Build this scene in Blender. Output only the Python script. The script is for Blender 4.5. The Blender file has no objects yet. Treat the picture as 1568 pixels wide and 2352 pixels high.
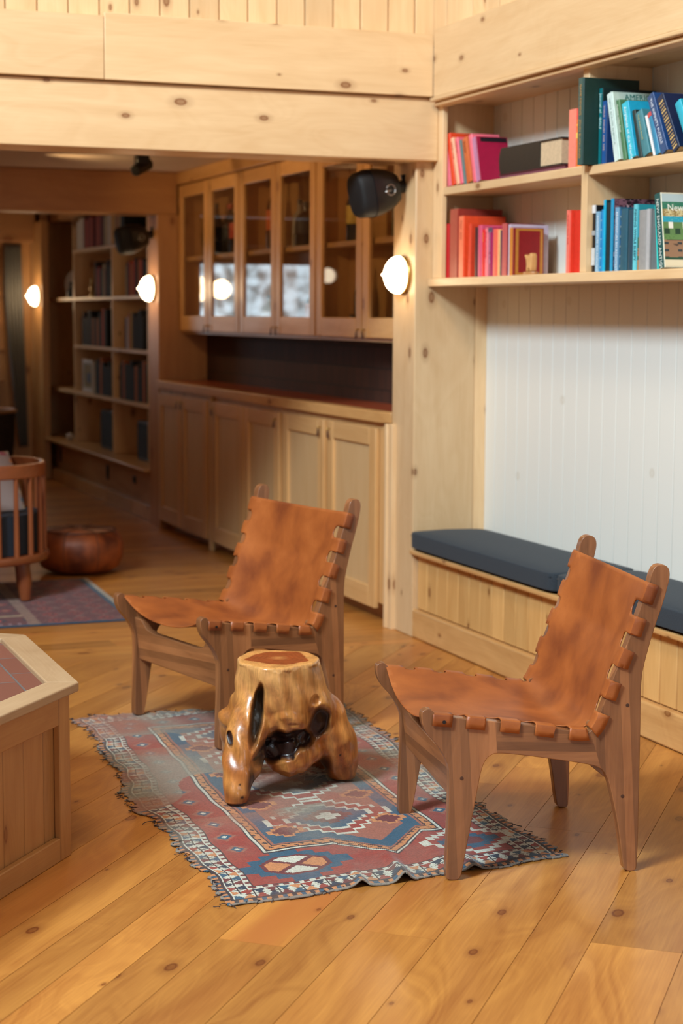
import bpy, bmesh, math, random
import numpy as np
from mathutils import Vector, Matrix, geometry
random.seed(7)
rng = np.random.RandomState(5)
R = math.radians
PI = math.pi
S = bpy.context.scene
COL = S.collection

# ------------------------------------------------------------------ camera, world, lights, exposure
H = 1.32
yaw, pitch, roll = R(21.25), R(6.5), R(-0.28)
fwd = Vector((math.sin(yaw)*math.cos(pitch), math.cos(yaw)*math.cos(pitch), -math.sin(pitch)))
r0 = Vector((math.cos(yaw), -math.sin(yaw), 0)); d0 = fwd.cross(r0)
cr, sr = math.cos(roll), math.sin(roll)
right = cr*r0 + sr*d0; down = -sr*r0 + cr*d0
cam_d = bpy.data.cameras.new('camera'); cam = bpy.data.objects.new('camera', cam_d); COL.objects.link(cam)
cam.matrix_world = Matrix(((right.x, -down.x, -fwd.x, 0), (right.y, -down.y, -fwd.y, 0), (right.z, -down.z, -fwd.z, H), (0, 0, 0, 1)))
cam_d.sensor_fit = 'HORIZONTAL'; cam_d.sensor_width = 36; cam_d.lens = 4000/1568*36
cam_d.dof.use_dof = True; cam_d.dof.focus_distance = 4.25; cam_d.dof.aperture_fstop = 5.6
S.camera = cam
S.view_settings.view_transform = 'Standard'; S.view_settings.look = 'None'
S.view_settings.gamma = 1; S.view_settings.use_curve_mapping = False
S.view_settings.exposure = 0.0

w = bpy.data.worlds.new('world'); S.world = w; w.use_nodes = True
w.node_tree.nodes['Background'].inputs[0].default_value = (1.0, 0.93, 0.84, 1)
w.node_tree.nodes['Background'].inputs[1].default_value = 0.16

def area(name, loc, target, size, power, col, sy=None):
    l = bpy.data.lights.new(name, 'AREA'); l.shape = 'RECTANGLE'; l.size = size; l.size_y = sy or size
    l.energy = power; l.color = col
    o = bpy.data.objects.new(name, l); COL.objects.link(o); o.location = loc
    o.rotation_euler = (Vector(target)-Vector(loc)).to_track_quat('-Z', 'Y').to_euler()
    return o
area('window_daylight', (-3.4, 1.6, 5.7), (3.0, 5.4, 0.8), 1.5, 800, (0.74, 0.90, 1.0))
area('window_daylight', (2.1, -1.6, 1.7), (1.8, 4.0, 0.5), 1.6, 32, (0.74, 0.86, 1.0))
area('ceiling_lamp_glow', (0.0, 2.6, 5.2), (1.8, 6.2, 1.8), 1.2, 120, (1.0, 0.80, 0.58))
area('bar_ceiling_lamp', (1.3, 8.0, 2.13), (2.96, 8.4, 1.75), 0.4, 3, (1.0, 0.62, 0.28))
for yy in (7.4, 8.6, 9.7):
    l = bpy.data.lights.new('bar_spot', 'SPOT'); l.energy = 17; l.color = (1.0, .66, .30); l.spot_size = R(95); l.spot_blend = .8; l.shadow_soft_size = .05
    o = bpy.data.objects.new('bar_spot', l); COL.objects.link(o); o.location = (1.9, yy-.25, 2.08)
    o.rotation_euler = (Vector((2.97, yy, 1.85))-o.location).to_track_quat('-Z', 'Y').to_euler()

# ------------------------------------------------------------------ material helpers
def new_mat(name):
    m = bpy.data.materials.new(name); m.use_nodes = True
    nt = m.node_tree; b = nt.nodes['Principled BSDF']
    return m, nt, b
def N(nt, t, **kw):
    n = nt.nodes.new(t)
    for k, v in kw.items(): setattr(n, k, v)
    return n
def L(nt, a, b): nt.links.new(a, b)
def math_n(nt, op, a, b=None, c=None):
    n = N(nt, 'ShaderNodeMath', operation=op)
    for i, x in enumerate((a, b, c)):
        if x is None: continue
        if isinstance(x, (int, float)): n.inputs[i].default_value = x
        else: L(nt, x, n.inputs[i])
    return n.outputs[0]
def mixc(nt, fac, a, b, mode='MIX'):
    n = N(nt, 'ShaderNodeMix', data_type='RGBA', blend_type=mode)
    for i, x in ((0, fac), (6, a), (7, b)):
        if isinstance(x, (int, float)): n.inputs[i].default_value = x
        elif isinstance(x, tuple): n.inputs[i].default_value = (*x[:3], 1)
        else: L(nt, x, n.inputs[i])
    return n.outputs[2]
def ramp(nt, fac, stops):
    n = N(nt, 'ShaderNodeValToRGB'); cr_ = n.color_ramp
    while len(cr_.elements) < len(stops): cr_.elements.new(0.5)
    for e, (p, c) in zip(cr_.elements, stops):
        e.position = p; e.color = (*c[:3], 1) if isinstance(c, tuple) else (c, c, c, 1)
    L(nt, fac, n.inputs[0]); return n.outputs[0]
def bump(nt, b, h, strength=0.2, dist=0.002):
    n = N(nt, 'ShaderNodeBump'); n.inputs['Strength'].default_value = strength; n.inputs['Distance'].default_value = dist
    L(nt, h, n.inputs['Height']); L(nt, n.outputs[0], b.inputs['Normal'])

def wood(name, light, dark, knot=(0.20, 0.065, 0.016), rough=0.4, kscale=2.0, kamt=0.35, tone=0.22, figure=1.0, coat=0.0, streak=0.5, red=None, lam=0):
    """boards: U runs along the grain, V across; 'rnd' makes every board differ"""
    m, nt, b = new_mat(name)
    uv = N(nt, 'ShaderNodeUVMap').outputs[0]
    at = N(nt, 'ShaderNodeAttribute', attribute_name='rnd').outputs['Fac']
    off = N(nt, 'ShaderNodeCombineXYZ'); L(nt, math_n(nt, 'MULTIPLY', at, 37.0), off.inputs[0]); L(nt, math_n(nt, 'MULTIPLY', at, 91.0), off.inputs[1])
    add = N(nt, 'ShaderNodeVectorMath', operation='ADD'); L(nt, uv, add.inputs[0]); L(nt, off.outputs[0], add.inputs[1])
    P = add.outputs[0]
    def mp(sx, sy):
        q = N(nt, 'ShaderNodeMapping'); q.inputs['Scale'].default_value = (sx, sy, 1); L(nt, P, q.inputs[0]); return q.outputs[0]
    def noise(v, sc, det=3, dist=0.0, rg=0.55):
        q = N(nt, 'ShaderNodeTexNoise'); q.inputs['Scale'].default_value = sc; q.inputs['Detail'].default_value = det
        q.inputs['Distortion'].default_value = dist; q.inputs['Roughness'].default_value = rg; L(nt, v, q.inputs[0]); return q.outputs['Fac']
    big = noise(mp(0.8, 5.5), 1.6*figure, 3, 1.2)
    fine = noise(mp(4, 120), 1.6, 3, 0.2, 0.6)
    warp = noise(mp(1.1, 3.0), 1.0, 2, 0.4)
    wv = N(nt, 'ShaderNodeCombineXYZ'); L(nt, math_n(nt, 'MULTIPLY', warp, 34.0*figure), wv.inputs[1])
    wa = N(nt, 'ShaderNodeVectorMath', operation='ADD'); L(nt, mp(0.35, 26*figure), wa.inputs[0]); L(nt, wv.outputs[0], wa.inputs[1])
    rn = noise(wa.outputs[0], 1.0, 1.5, 0.0)
    f = math_n(nt, 'ADD', math_n(nt, 'MULTIPLY', big, 0.55), math_n(nt, 'ADD', math_n(nt, 'MULTIPLY', rn, 0.42*streak), math_n(nt, 'MULTIPLY', fine, 0.3)))
    c = ramp(nt, f, [(0.30+0.12*streak, light), (0.68+0.14*streak, dark)])
    if red: c = mixc(nt, ramp(nt, noise(mp(0.5, 2.2), 1.1, 2, 0.6), [(0.55, 0.0), (0.72, 1.0)]), c, red)
    # knots
    vo = N(nt, 'ShaderNodeTexVoronoi', voronoi_dimensions='2D', feature='F1'); vo.inputs['Scale'].default_value = kscale
    dn = noise(mp(14, 14), 1.0, 2)
    dv = N(nt, 'ShaderNodeVectorMath', operation='MULTIPLY_ADD'); L(nt, mp(1.0, 1.9), dv.inputs[0])
    L(nt, mp(1.0, 1.9), vo.inputs['Vector'])
    sep = N(nt, 'ShaderNodeSeparateColor'); L(nt, vo.outputs['Color'], sep.inputs[0])
    sizek = math_n(nt, 'MULTIPLY_ADD', sep.outputs[1], 1.35, 0.45)
    dd = math_n(nt, 'DIVIDE', math_n(nt, 'MULTIPLY_ADD', dn, 0.012, vo.outputs['Distance']), sizek)
    has = math_n(nt, 'LESS_THAN', sep.outputs[0], kamt)
    core = ramp(nt, dd, [(0.0, 0.75), (0.030, 0.70), (0.046, 1.0), (0.064, 0.30), (0.14, 0.0)])
    k = math_n(nt, 'MULTIPLY', core, has)
    c = mixc(nt, k, c, knot)
    if lam:
        sp = N(nt, 'ShaderNodeSeparateXYZ'); L(nt, P, sp.inputs[0])
        wn = N(nt, 'ShaderNodeTexWhiteNoise', noise_dimensions='1D'); L(nt, math_n(nt, 'FLOOR', math_n(nt, 'DIVIDE', math_n(nt, 'ADD', sp.outputs[1], math_n(nt, 'MULTIPLY', sp.outputs[0], 0.06)), lam)), wn.inputs['W'])
        c = mixc(nt, 1.0, c, ramp(nt, wn.outputs[0], [(0.0, (0.62, 0.60, 0.62)), (1.0, (1.25, 1.2, 1.15))]), 'MULTIPLY')
    # board tone
    ton = math_n(nt, 'MULTIPLY_ADD', math_n(nt, 'FRACT', math_n(nt, 'MULTIPLY', at, 7.31)), tone, 1 - tone/2)
    tc = N(nt, 'ShaderNodeCombineColor')
    for i in range(3): L(nt, ton, tc.inputs[i])
    c = mixc(nt, 1.0, c, tc.outputs[0], 'MULTIPLY')
    L(nt, c, b.inputs['Base Color'])
    b.inputs['Roughness'].default_value = rough
    L(nt, math_n(nt, 'MULTIPLY_ADD', big, 0.16, rough-0.08), b.inputs['Roughness'])
    if coat:
        b.inputs['Coat Weight'].default_value = coat; b.inputs['Coat Roughness'].default_value = 0.16
    bump(nt, b, f, 0.12, 0.001)
    return m

def plain(name, col, rough=0.5, metal=0, noise=0.0, nscale=40, bumpd=0, coat=0, emit=None, es=0, col2=None, sheen=0):
    m, nt, b = new_mat(name)
    b.inputs['Roughness'].default_value = rough; b.inputs['Metallic'].default_value = metal
    b.inputs['Base Color'].default_value = (*col, 1)
    if coat: b.inputs['Coat Weight'].default_value = coat; b.inputs['Coat Roughness'].default_value = 0.1
    if sheen: b.inputs['Sheen Weight'].default_value = sheen
    if noise or bumpd:
        tc = N(nt, 'ShaderNodeTexCoord'); n = N(nt, 'ShaderNodeTexNoise'); n.inputs['Scale'].default_value = nscale; n.inputs['Detail'].default_value = 5
        L(nt, tc.outputs['Object'], n.inputs[0])
        c2 = col2 or tuple(x*(1-noise) for x in col)
        L(nt, ramp(nt, n.outputs[0], [(0.35, col), (0.7, c2)]), b.inputs['Base Color'])
        if bumpd: bump(nt, b, n.outputs[0], 0.5, bumpd)
    if emit: b.inputs['Emission Color'].default_value = (*emit, 1); b.inputs['Emission Strength'].default_value = es
    return m

def attr_mat(name, rough=0.8, weave=False, coat=0, sheen=0.0, grain=False):
    m, nt, b = new_mat(name)
    a = N(nt, 'ShaderNodeAttribute', attribute_name='col'); L(nt, a.outputs['Color'], b.inputs['Base Color'])
    b.inputs['Roughness'].default_value = rough
    if coat: b.inputs['Coat Weight'].default_value = coat; b.inputs['Coat Roughness'].default_value = 0.12
    if sheen: b.inputs['Sheen Weight'].default_value = sheen
    if grain:
        tc = N(nt, 'ShaderNodeTexCoord'); mpn = N(nt, 'ShaderNodeMapping'); mpn.inputs['Scale'].default_value = (150, 150, 9); L(nt, tc.outputs['Object'], mpn.inputs[0])
        n = N(nt, 'ShaderNodeTexNoise'); n.inputs['Scale'].default_value = 1; n.inputs['Detail'].default_value = 4; n.inputs['Distortion'].default_value = .6; L(nt, mpn.outputs[0], n.inputs[0])
        n2 = N(nt, 'ShaderNodeTexNoise'); n2.inputs['Scale'].default_value = 22; n2.inputs['Detail'].default_value = 4; L(nt, tc.outputs['Object'], n2.inputs[0])
        f = ramp(nt, n.outputs[0], [(0.3, 0.74), (0.7, 1.15)]); f2 = ramp(nt, n2.outputs[0], [(0.35, 0.78), (0.65, 1.1)])
        c = mixc(nt, 1.0, mixc(nt, 1.0, a.outputs['Color'], f, 'MULTIPLY'), f2, 'MULTIPLY'); L(nt, c, b.inputs['Base Color'])
        bump(nt, b, n2.outputs[0], 0.45, 0.004)
    if weave:
        tc = N(nt, 'ShaderNodeTexCoord'); n = N(nt, 'ShaderNodeTexNoise'); n.inputs['Scale'].default_value = 260; n.inputs['Detail'].default_value = 2
        L(nt, tc.outputs['Object'], n.inputs[0]); bump(nt, b, n.outputs[0], 0.8, 0.002)
    return m

M = {}
M['pine'] = wood('pale_pine', (0.80, 0.57, 0.325), (0.65, 0.415, 0.205), kscale=3.9, kamt=0.34, rough=0.42)
M['pine_warm'] = wood('honey_pine', (0.66, 0.38, 0.15), (0.48, 0.24, 0.08), kscale=3.6, kamt=0.3, rough=0.36)
M['pine_door'] = wood('door_pine', (0.66, 0.40, 0.17), (0.52, 0.28, 0.10), kscale=1.6, kamt=0.08, rough=0.38, streak=0.3)
M['panel'] = wood('door_panel_veneer', (0.62, 0.42, 0.21), (0.55, 0.34, 0.15), kscale=1.0, kamt=0.0, rough=0.5, tone=0.06, streak=0.1)
M['pine_dark'] = wood('toned_pine', (0.50, 0.26, 0.10), (0.36, 0.16, 0.055), kscale=2.0, kamt=0.3, rough=0.42)
M['bead_pine'] = wood('beadboard_pine', (0.70, 0.42, 0.16), (0.56, 0.29, 0.09), kscale=5.0, kamt=0.25, rough=0.4)
M['floor'] = wood('floor_pine', (0.59, 0.262, 0.056), (0.31, 0.102, 0.018), knot=(0.15, 0.032, 0.006), kscale=3.7, kamt=0.5, rough=0.38, tone=0.34, figure=0.8, coat=0.22, streak=0.7, red=(0.40, 0.135, 0.03))
M['hearthwood'] = wood('worn_pine', (0.47, 0.240, 0.080), (0.34, 0.142, 0.042), kscale=2.2, kamt=0.35, rough=0.5)
M['hearthrim'] = wood('bleached_pine', (0.45, 0.305, 0.175), (0.33, 0.20, 0.10), kscale=3.0, kamt=0.3, rough=0.55)
M['walnut'] = wood('oiled_walnut', (0.38, 0.165, 0.066), (0.19, 0.072, 0.028), knot=(0.08, 0.03, 0.02), kscale=1, kamt=0.0, rough=0.32, tone=0.2, figure=1.3, streak=0.5, coat=0.12, lam=0.021)
M['ceiling'] = plain('ceiling_paint', (0.62, 0.50, 0.42), 0.8, noise=0.05, nscale=3)
M['tile'] = None
M['black'] = plain('black_plastic', (0.006, 0.007, 0.009), 0.36, noise=0.2, nscale=200)
M['grille'] = plain('black_grille', (0.003, 0.003, 0.004), 0.7, noise=0.5, nscale=500)
M['shade'] = plain('lit_opal_glass', (0.9, 0.85, 0.75), 0.3, emit=(1.0, 0.80, 0.54), es=9.0)
M['globe'] = plain('small_lit_globe', (0.9, 0.85, 0.75), 0.3, emit=(1.0, 0.82, 0.58), es=3.5)
M['brass'] = plain('brass', (0.55, 0.36, 0.12), 0.3, 1.0, noise=0.2)
M['dark_leather'] = plain('dark_leather', (0.09, 0.035, 0.02), 0.5, noise=0.4)
M['steel'] = plain('steel', (0.5, 0.5, 0.5), 0.3, 1.0, noise=0.1)
M['page'] = plain('book_pages', (0.62, 0.47, 0.30), 0.8, noise=0.2, nscale=120)
M['slit'] = plain('dark_gap', (0.02, 0.014, 0.01), 0.9, noise=0.2)
M['fabric'] = plain('slate_wool', (0.028, 0.041, 0.056), 0.95, noise=0.45, nscale=320, bumpd=0.0016, sheen=0.06)
M['chair_fabric'] = plain('navy_cloth', (0.012, 0.02, 0.035), 0.9, noise=0.3, nscale=200)
M['curtain'] = plain('grey_curtain', (0.17, 0.17, 0.16), 0.9, noise=0.25, nscale=90)
M['teak'] = wood('red_brown_wood', (0.25, 0.070, 0.022), (0.15, 0.038, 0.012), kamt=0, rough=0.3, tone=0.2, coat=0.2)
M['cord'] = plain('rug_thread', (0.42, 0.38, 0.32), 0.9, noise=0.3, nscale=60)
M['cord_dark'] = plain('dark_wool', (0.035, 0.03, 0.04), 0.95, noise=0.4, nscale=90)
M['rug'] = attr_mat('woven_wool', 0.95, weave=True, sheen=0.15)
M['cover'] = attr_mat('printed_cover', 0.38)
M['stump'] = attr_mat('polished_root', 0.34, coat=0.35, grain=True)

def leather_mat():
    m, nt, b = new_mat('saddle_leather')
    tc = N(nt, 'ShaderNodeTexCoord')
    def nz(sc, d, dist=0):
        n = N(nt, 'ShaderNodeTexNoise'); n.inputs['Scale'].default_value = sc; n.inputs['Detail'].default_value = d; n.inputs['Distortion'].default_value = dist
        L(nt, tc.outputs['Object'], n.inputs[0]); return n.outputs[0]
    a = ramp(nt, nz(7, 7, 0.25), [(0.32, (0.20, 0.048, 0.012)), (0.52, (0.34, 0.092, 0.019)), (0.72, (0.44, 0.132, 0.030))])
    g = nz(90, 4)
    a = mixc(nt, ramp(nt, g, [(0.5, 0.0), (0.75, 0.35)]), a, (0.30, 0.075, 0.018))
    L(nt, a, b.inputs['Base Color']); b.inputs['Roughness'].default_value = 0.46
    b.inputs['Coat Weight'].default_value = 0.05; b.inputs['Coat Roughness'].default_value = 0.3
    bump(nt, b, nz(260, 3), 0.25, 0.0006)
    return m
M['leather'] = leather_mat()
def pouf_mat():
    m, nt, b = new_mat('patchwork_leather')
    tc = N(nt, 'ShaderNodeTexCoord'); n = N(nt, 'ShaderNodeTexNoise'); n.inputs['Scale'].default_value = 9; n.inputs['Detail'].default_value = 5
    L(nt, tc.outputs['Object'], n.inputs[0])
    L(nt, ramp(nt, n.outputs[0], [(0.35, (0.10, 0.022, 0.010)), (0.65, (0.34, 0.085, 0.022))]), b.inputs['Base Color']); b.inputs['Roughness'].default_value = 0.45
    return m
M['pouf'] = pouf_mat()

def white_board():
    m, nt, b = new_mat('white_painted_board')
    uv = N(nt, 'ShaderNodeUVMap').outputs[0]
    vo = N(nt, 'ShaderNodeTexVoronoi', voronoi_dimensions='2D'); vo.inputs['Scale'].default_value = 3.0; L(nt, uv, vo.inputs['Vector'])
    sep = N(nt, 'ShaderNodeSeparateColor'); L(nt, vo.outputs['Color'], sep.inputs[0])
    k = math_n(nt, 'MULTIPLY', ramp(nt, vo.outputs['Distance'], [(0.0, 0.2), (0.04, 0.35), (0.06, 0.0)]), math_n(nt, 'LESS_THAN', sep.outputs[0], 0.35))
    L(nt, mixc(nt, k, (0.76, 0.755, 0.70), (0.52, 0.45, 0.34)), b.inputs['Base Color']); b.inputs['Roughness'].default_value = 0.5
    return m
M['white'] = white_board()

def tile_mat(name, c1, c2, mortar, sx, sy, mort=0.03, rough=0.4):
    m, nt, b = new_mat(name)
    uv = N(nt, 'ShaderNodeUVMap').outputs[0]
    br = N(nt, 'ShaderNodeTexBrick'); br.offset = 0.5; br.squash = 1
    br.inputs['Scale'].default_value = 1; br.inputs['Brick Width'].default_value = sx; br.inputs['Row Height'].default_value = sy
    br.inputs['Mortar Size'].default_value = mort; br.inputs['Mortar Smooth'].default_value = 0.2
    br.inputs['Color1'].default_value = (*c1, 1); br.inputs['Color2'].default_value = (*c2, 1); br.inputs['Mortar'].default_value = (*mortar, 1)
    L(nt, uv, br.inputs[0]); L(nt, br.outputs['Color'], b.inputs['Base Color']); b.inputs['Roughness'].default_value = rough
    bump(nt, b, math_n(nt, 'SUBTRACT', 1.0, br.outputs['Fac']), 0.5, 0.002)
    return m
M['backsplash'] = tile_mat('oxblood_tile', (0.040, 0.014, 0.009), (0.055, 0.02, 0.012), (0.008, 0.006, 0.006), 0.10, 0.10, 0.003, 0.65)
M['redtile'] = tile_mat('terracotta_tile', (0.20, 0.070, 0.048), (0.17, 0.058, 0.040), (0.12, 0.115, 0.12), 0.20, 0.10, 0.003, 0.5)
M['countertile'] = tile_mat('counter_tile', (0.34, 0.07, 0.025), (0.30, 0.055, 0.02), (0.12, 0.04, 0.03), 0.15, 0.15, 0.003, 0.3)

def glass_mat():
    m, nt, b = new_mat('door_glass')
    nt.nodes.remove(b)
    t = N(nt, 'ShaderNodeBsdfTransparent'); t.inputs[0].default_value = (0.93, 0.93, 0.92, 1)
    g = N(nt, 'ShaderNodeBsdfGlossy'); g.inputs['Roughness'].default_value = 0.02
    fr = N(nt, 'ShaderNodeFresnel'); L(nt, math_n(nt, 'MULTIPLY_ADD', N(nt, 'ShaderNodeNewGeometry').outputs['Backfacing'], 1/1.5-1.5, 1.5), fr.inputs[0])
    mx = N(nt, 'ShaderNodeMixShader'); L(nt, fr.outputs[0], mx.inputs[0]); L(nt, t.outputs[0], mx.inputs[1]); L(nt, g.outputs[0], mx.inputs[2])
    L(nt, mx.outputs[0], nt.nodes['Material Output'].inputs[0]); return m
M['glass'] = glass_mat()
_c = {}
def colour(c, rough=0.45):
    k = (tuple(round(x, 3) for x in c), rough)
    if k not in _c: _c[k] = plain('cloth_cover', c, rough, noise=0.12, nscale=60)
    return _c[k]

# ------------------------------------------------------------------ mesh helpers
def wm(o):
    m = Matrix()
    while o is not None: m = o.matrix_basis @ m; o = o.parent
    return m
class MB:
    def __init__(s): s.v = []; s.f = []; s.uv = []; s.r = []
    def face(s, idx, rnd, uvs): s.f.append(idx); s.r.append(rnd); s.uv.append(uvs)
    def solid(s, verts, faces, g=(0, 0, 1), rnd=None, org=(0, 0, 0)):
        g = Vector(g).normalized(); a = g.orthogonal().normalized()
        if abs(g.x) > .99 or abs(g.y) > .99 or abs(g.z) > .99:
            a = Vector((0, 0, 1)) if abs(g.z) < .5 else Vector((1, 0, 0))
        elif abs(g.z) < 0.01: a = Vector((0, 0, 1))
        b = g.cross(a)
        rnd = random.random() if rnd is None else rnd
        n = len(s.v); s.v += [tuple(v) for v in verts]
        for f in faces:
            s.face([n+i for i in f], rnd, [(g.dot(Vector(verts[i])), a.dot(Vector(verts[i]))+b.dot(Vector(verts[i]))) for i in f])
        return s
    def box(s, x0, x1, y0, y1, z0, z1, g=(0, 0, 1), rnd=None):
        vs = [(x, y, z) for z in (z0, z1) for y in (y0, y1) for x in (x0, x1)]
        return s.solid(vs, [(0, 2, 3, 1), (4, 5, 7, 6), (0, 1, 5, 4), (2, 6, 7, 3), (0, 4, 6, 2), (1, 3, 7, 5)], g, rnd)
    def obox(s, c, ax, ay, az, g=None, rnd=None):
        c, ax, ay, az = map(Vector, (c, ax, ay, az))
        vs = [c+sx*ax+sy*ay+sz*az for sz in (-1, 1) for sy in (-1, 1) for sx in (-1, 1)]
        return s.solid(vs, [(0, 2, 3, 1), (4, 5, 7, 6), (0, 1, 5, 4), (2, 6, 7, 3), (0, 4, 6, 2), (1, 3, 7, 5)], g or az, rnd)
    def prism(s, poly, mapf, t0, t1, g=(0, 0, 1), rnd=None):
        n = len(poly); vs = [mapf(a, b, t0) for a, b in poly]+[mapf(a, b, t1) for a, b in poly]
        fs = [tuple(range(n))[::-1], tuple(range(n, 2*n))]+[(i, (i+1) % n, n+(i+1) % n, n+i) for i in range(n)]
        return s.solid(vs, fs, g, rnd)
    def lathe(s, prof, mapf=lambda x, y, z: (x, y, z), n=24, g=(0, 0, 1), rnd=None, sq=None):
        vs = []; fs = []
        for (r, z) in prof:
            for k in range(n):
                a = 2*PI*k/n; q = sq(a) if sq else 1
                vs.append(mapf(r*q*math.cos(a), r*q*math.sin(a), z))
        for i in range(len(prof)-1):
            for k in range(n): k2 = (k+1) % n; fs.append((i*n+k, i*n+k2, (i+1)*n+k2, (i+1)*n+k))
        fs.append(tuple(range(n))[::-1]); fs.append(tuple((len(prof)-1)*n+k for k in range(n)))
        return s.solid(vs, fs, g, rnd)
    def tube(s, pts, rad, n=8, g=None, rnd=None):
        pts = [Vector(p) for p in pts]; vs = []; fs = []
        if not hasattr(rad, '__len__'): rad = [rad]*len(pts)
        up = None
        for i, p in enumerate(pts):
            t = (pts[min(i+1, len(pts)-1)]-pts[max(i-1, 0)]).normalized()
            a = t.orthogonal().normalized() if up is None else (up-t*up.dot(t)).normalized()
            up = a; b = t.cross(a)
            for k in range(n): th = 2*PI*k/n; vs.append(p+(a*math.cos(th)+b*math.sin(th))*rad[i])
        for i in range(len(pts)-1):
            for k in range(n): k2 = (k+1) % n; fs.append((i*n+k, i*n+k2, (i+1)*n+k2, (i+1)*n+k))
        fs.append(tuple(range(n))[::-1]); fs.append(tuple((len(pts)-1)*n+k for k in range(n)))
        return s.solid(vs, fs, g or tuple((pts[-1]-pts[0])), rnd)
    def build(s, name, mat, parent=None, bevel=0, smooth=False, seg=2, fix=True):
        me = bpy.data.meshes.new(name)
        inv = wm(parent).inverted() if parent is not None else Matrix()
        me.from_pydata([inv @ Vector(v) for v in s.v], [], s.f)
        uv = me.uv_layers.new(name='UVMap'); flat = [c for u in s.uv for p in u for c in p]
        uv.data.foreach_set('uv', flat)
        at = me.attributes.new('rnd', 'FLOAT', 'FACE'); at.data.foreach_set('value', s.r)
        if fix:
            bm = bmesh.new(); bm.from_mesh(me); bmesh.ops.recalc_face_normals(bm, faces=bm.faces); bm.to_mesh(me); bm.free()
        return fin(name, me, mat, parent, bevel, smooth, seg)
def fin(name, me, mat, parent=None, bevel=0, smooth=False, seg=2):
    o = bpy.data.objects.new(name, me); COL.objects.link(o)
    if mat is not None: me.materials.append(mat)
    if parent is not None: o.parent = parent
    if smooth:
        me.shade_smooth()
    if bevel:
        b = o.modifiers.new('bevel', 'BEVEL'); b.width = bevel; b.segments = seg; b.limit_method = 'ANGLE'; b.angle_limit = R(40)
        b.harden_normals = False
        if not smooth: me.shade_smooth(); me.set_sharp_from_angle(angle=R(50))
    if smooth == 'auto': me.set_sharp_from_angle(angle=R(45))
    return o
def empty(name, loc, label, cat, group=None, rotz=0):
    o = bpy.data.objects.new(name, None); COL.objects.link(o); o.location = loc; o.rotation_euler = (0, 0, rotz)
    o.matrix_basis = Matrix.Translation(loc) @ Matrix.Rotation(rotz, 4, 'Z')
    o.empty_display_size = 0.05
    return tag(o, label, cat, group)
def tag(o, label=None, cat=None, group=None, kind=None):
    if label: o['label'] = label
    if cat: o['category'] = cat
    if group: o['group'] = group
    if kind: o['kind'] = kind
    return o
def struct(o, label=None): o['kind'] = 'structure'; (label and o.__setitem__('label', label)); return o
def text(s, size, loc, ux, uy, mat, parent, name='lettering', ex=0.0004, align='LEFT', sx=1.0):
    """text laid on the plane of unit vectors ux (reading direction) and uy (up of the letters)"""
    cu = bpy.data.curves.new(name, 'FONT'); cu.body = s; cu.size = size; cu.align_x = align; cu.align_y = 'CENTER'; cu.extrude = ex
    cu.resolution_u = 2
    tmp = bpy.data.objects.new(name, cu); COL.objects.link(tmp)
    dg = bpy.context.evaluated_depsgraph_get(); me = bpy.data.meshes.new_from_object(tmp.evaluated_get(dg))
    bpy.data.objects.remove(tmp); bpy.data.curves.remove(cu)
    ux, uy = Vector(ux).normalized(), Vector(uy).normalized(); uz = ux.cross(uy)
    m = Matrix(((ux.x*sx, uy.x, uz.x, loc[0]), (ux.y*sx, uy.y, uz.y, loc[1]), (ux.z*sx, uy.z, uz.z, loc[2]), (0, 0, 0, 1)))
    me.transform(wm(parent).inverted() @ m)
    me.materials.clear()
    return fin(name, me, mat, parent)
def colmesh(name, verts, faces, cols, mat, parent=None, per='FACE', smooth=True):
    me = bpy.data.meshes.new(name)
    inv = wm(parent).inverted() if parent is not None else Matrix()
    if parent is not None: verts = [inv @ Vector(v) for v in verts]
    me.from_pydata([tuple(v) for v in verts], [], faces)
    a = me.attributes.new('col', 'FLOAT_COLOR', per)
    c = np.ones((len(cols), 4), dtype=np.float32); c[:, :3] = cols
    a.data.foreach_set('color', c.ravel())
    return fin(name, me, mat, parent, smooth=smooth)
def bez(p, n):
    out = []
    for i in range(n+1):
        t = i/n; out.append(p[0]*(1-t)**3+3*p[1]*t*(1-t)**2+3*p[2]*t*t*(1-t)+p[3]*t**3)
    return out

# ================================================================== STRUCTURE
XW, XS, XB, YB = 2.83, 2.91, 3.15, 6.43
YP = 6.474
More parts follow.
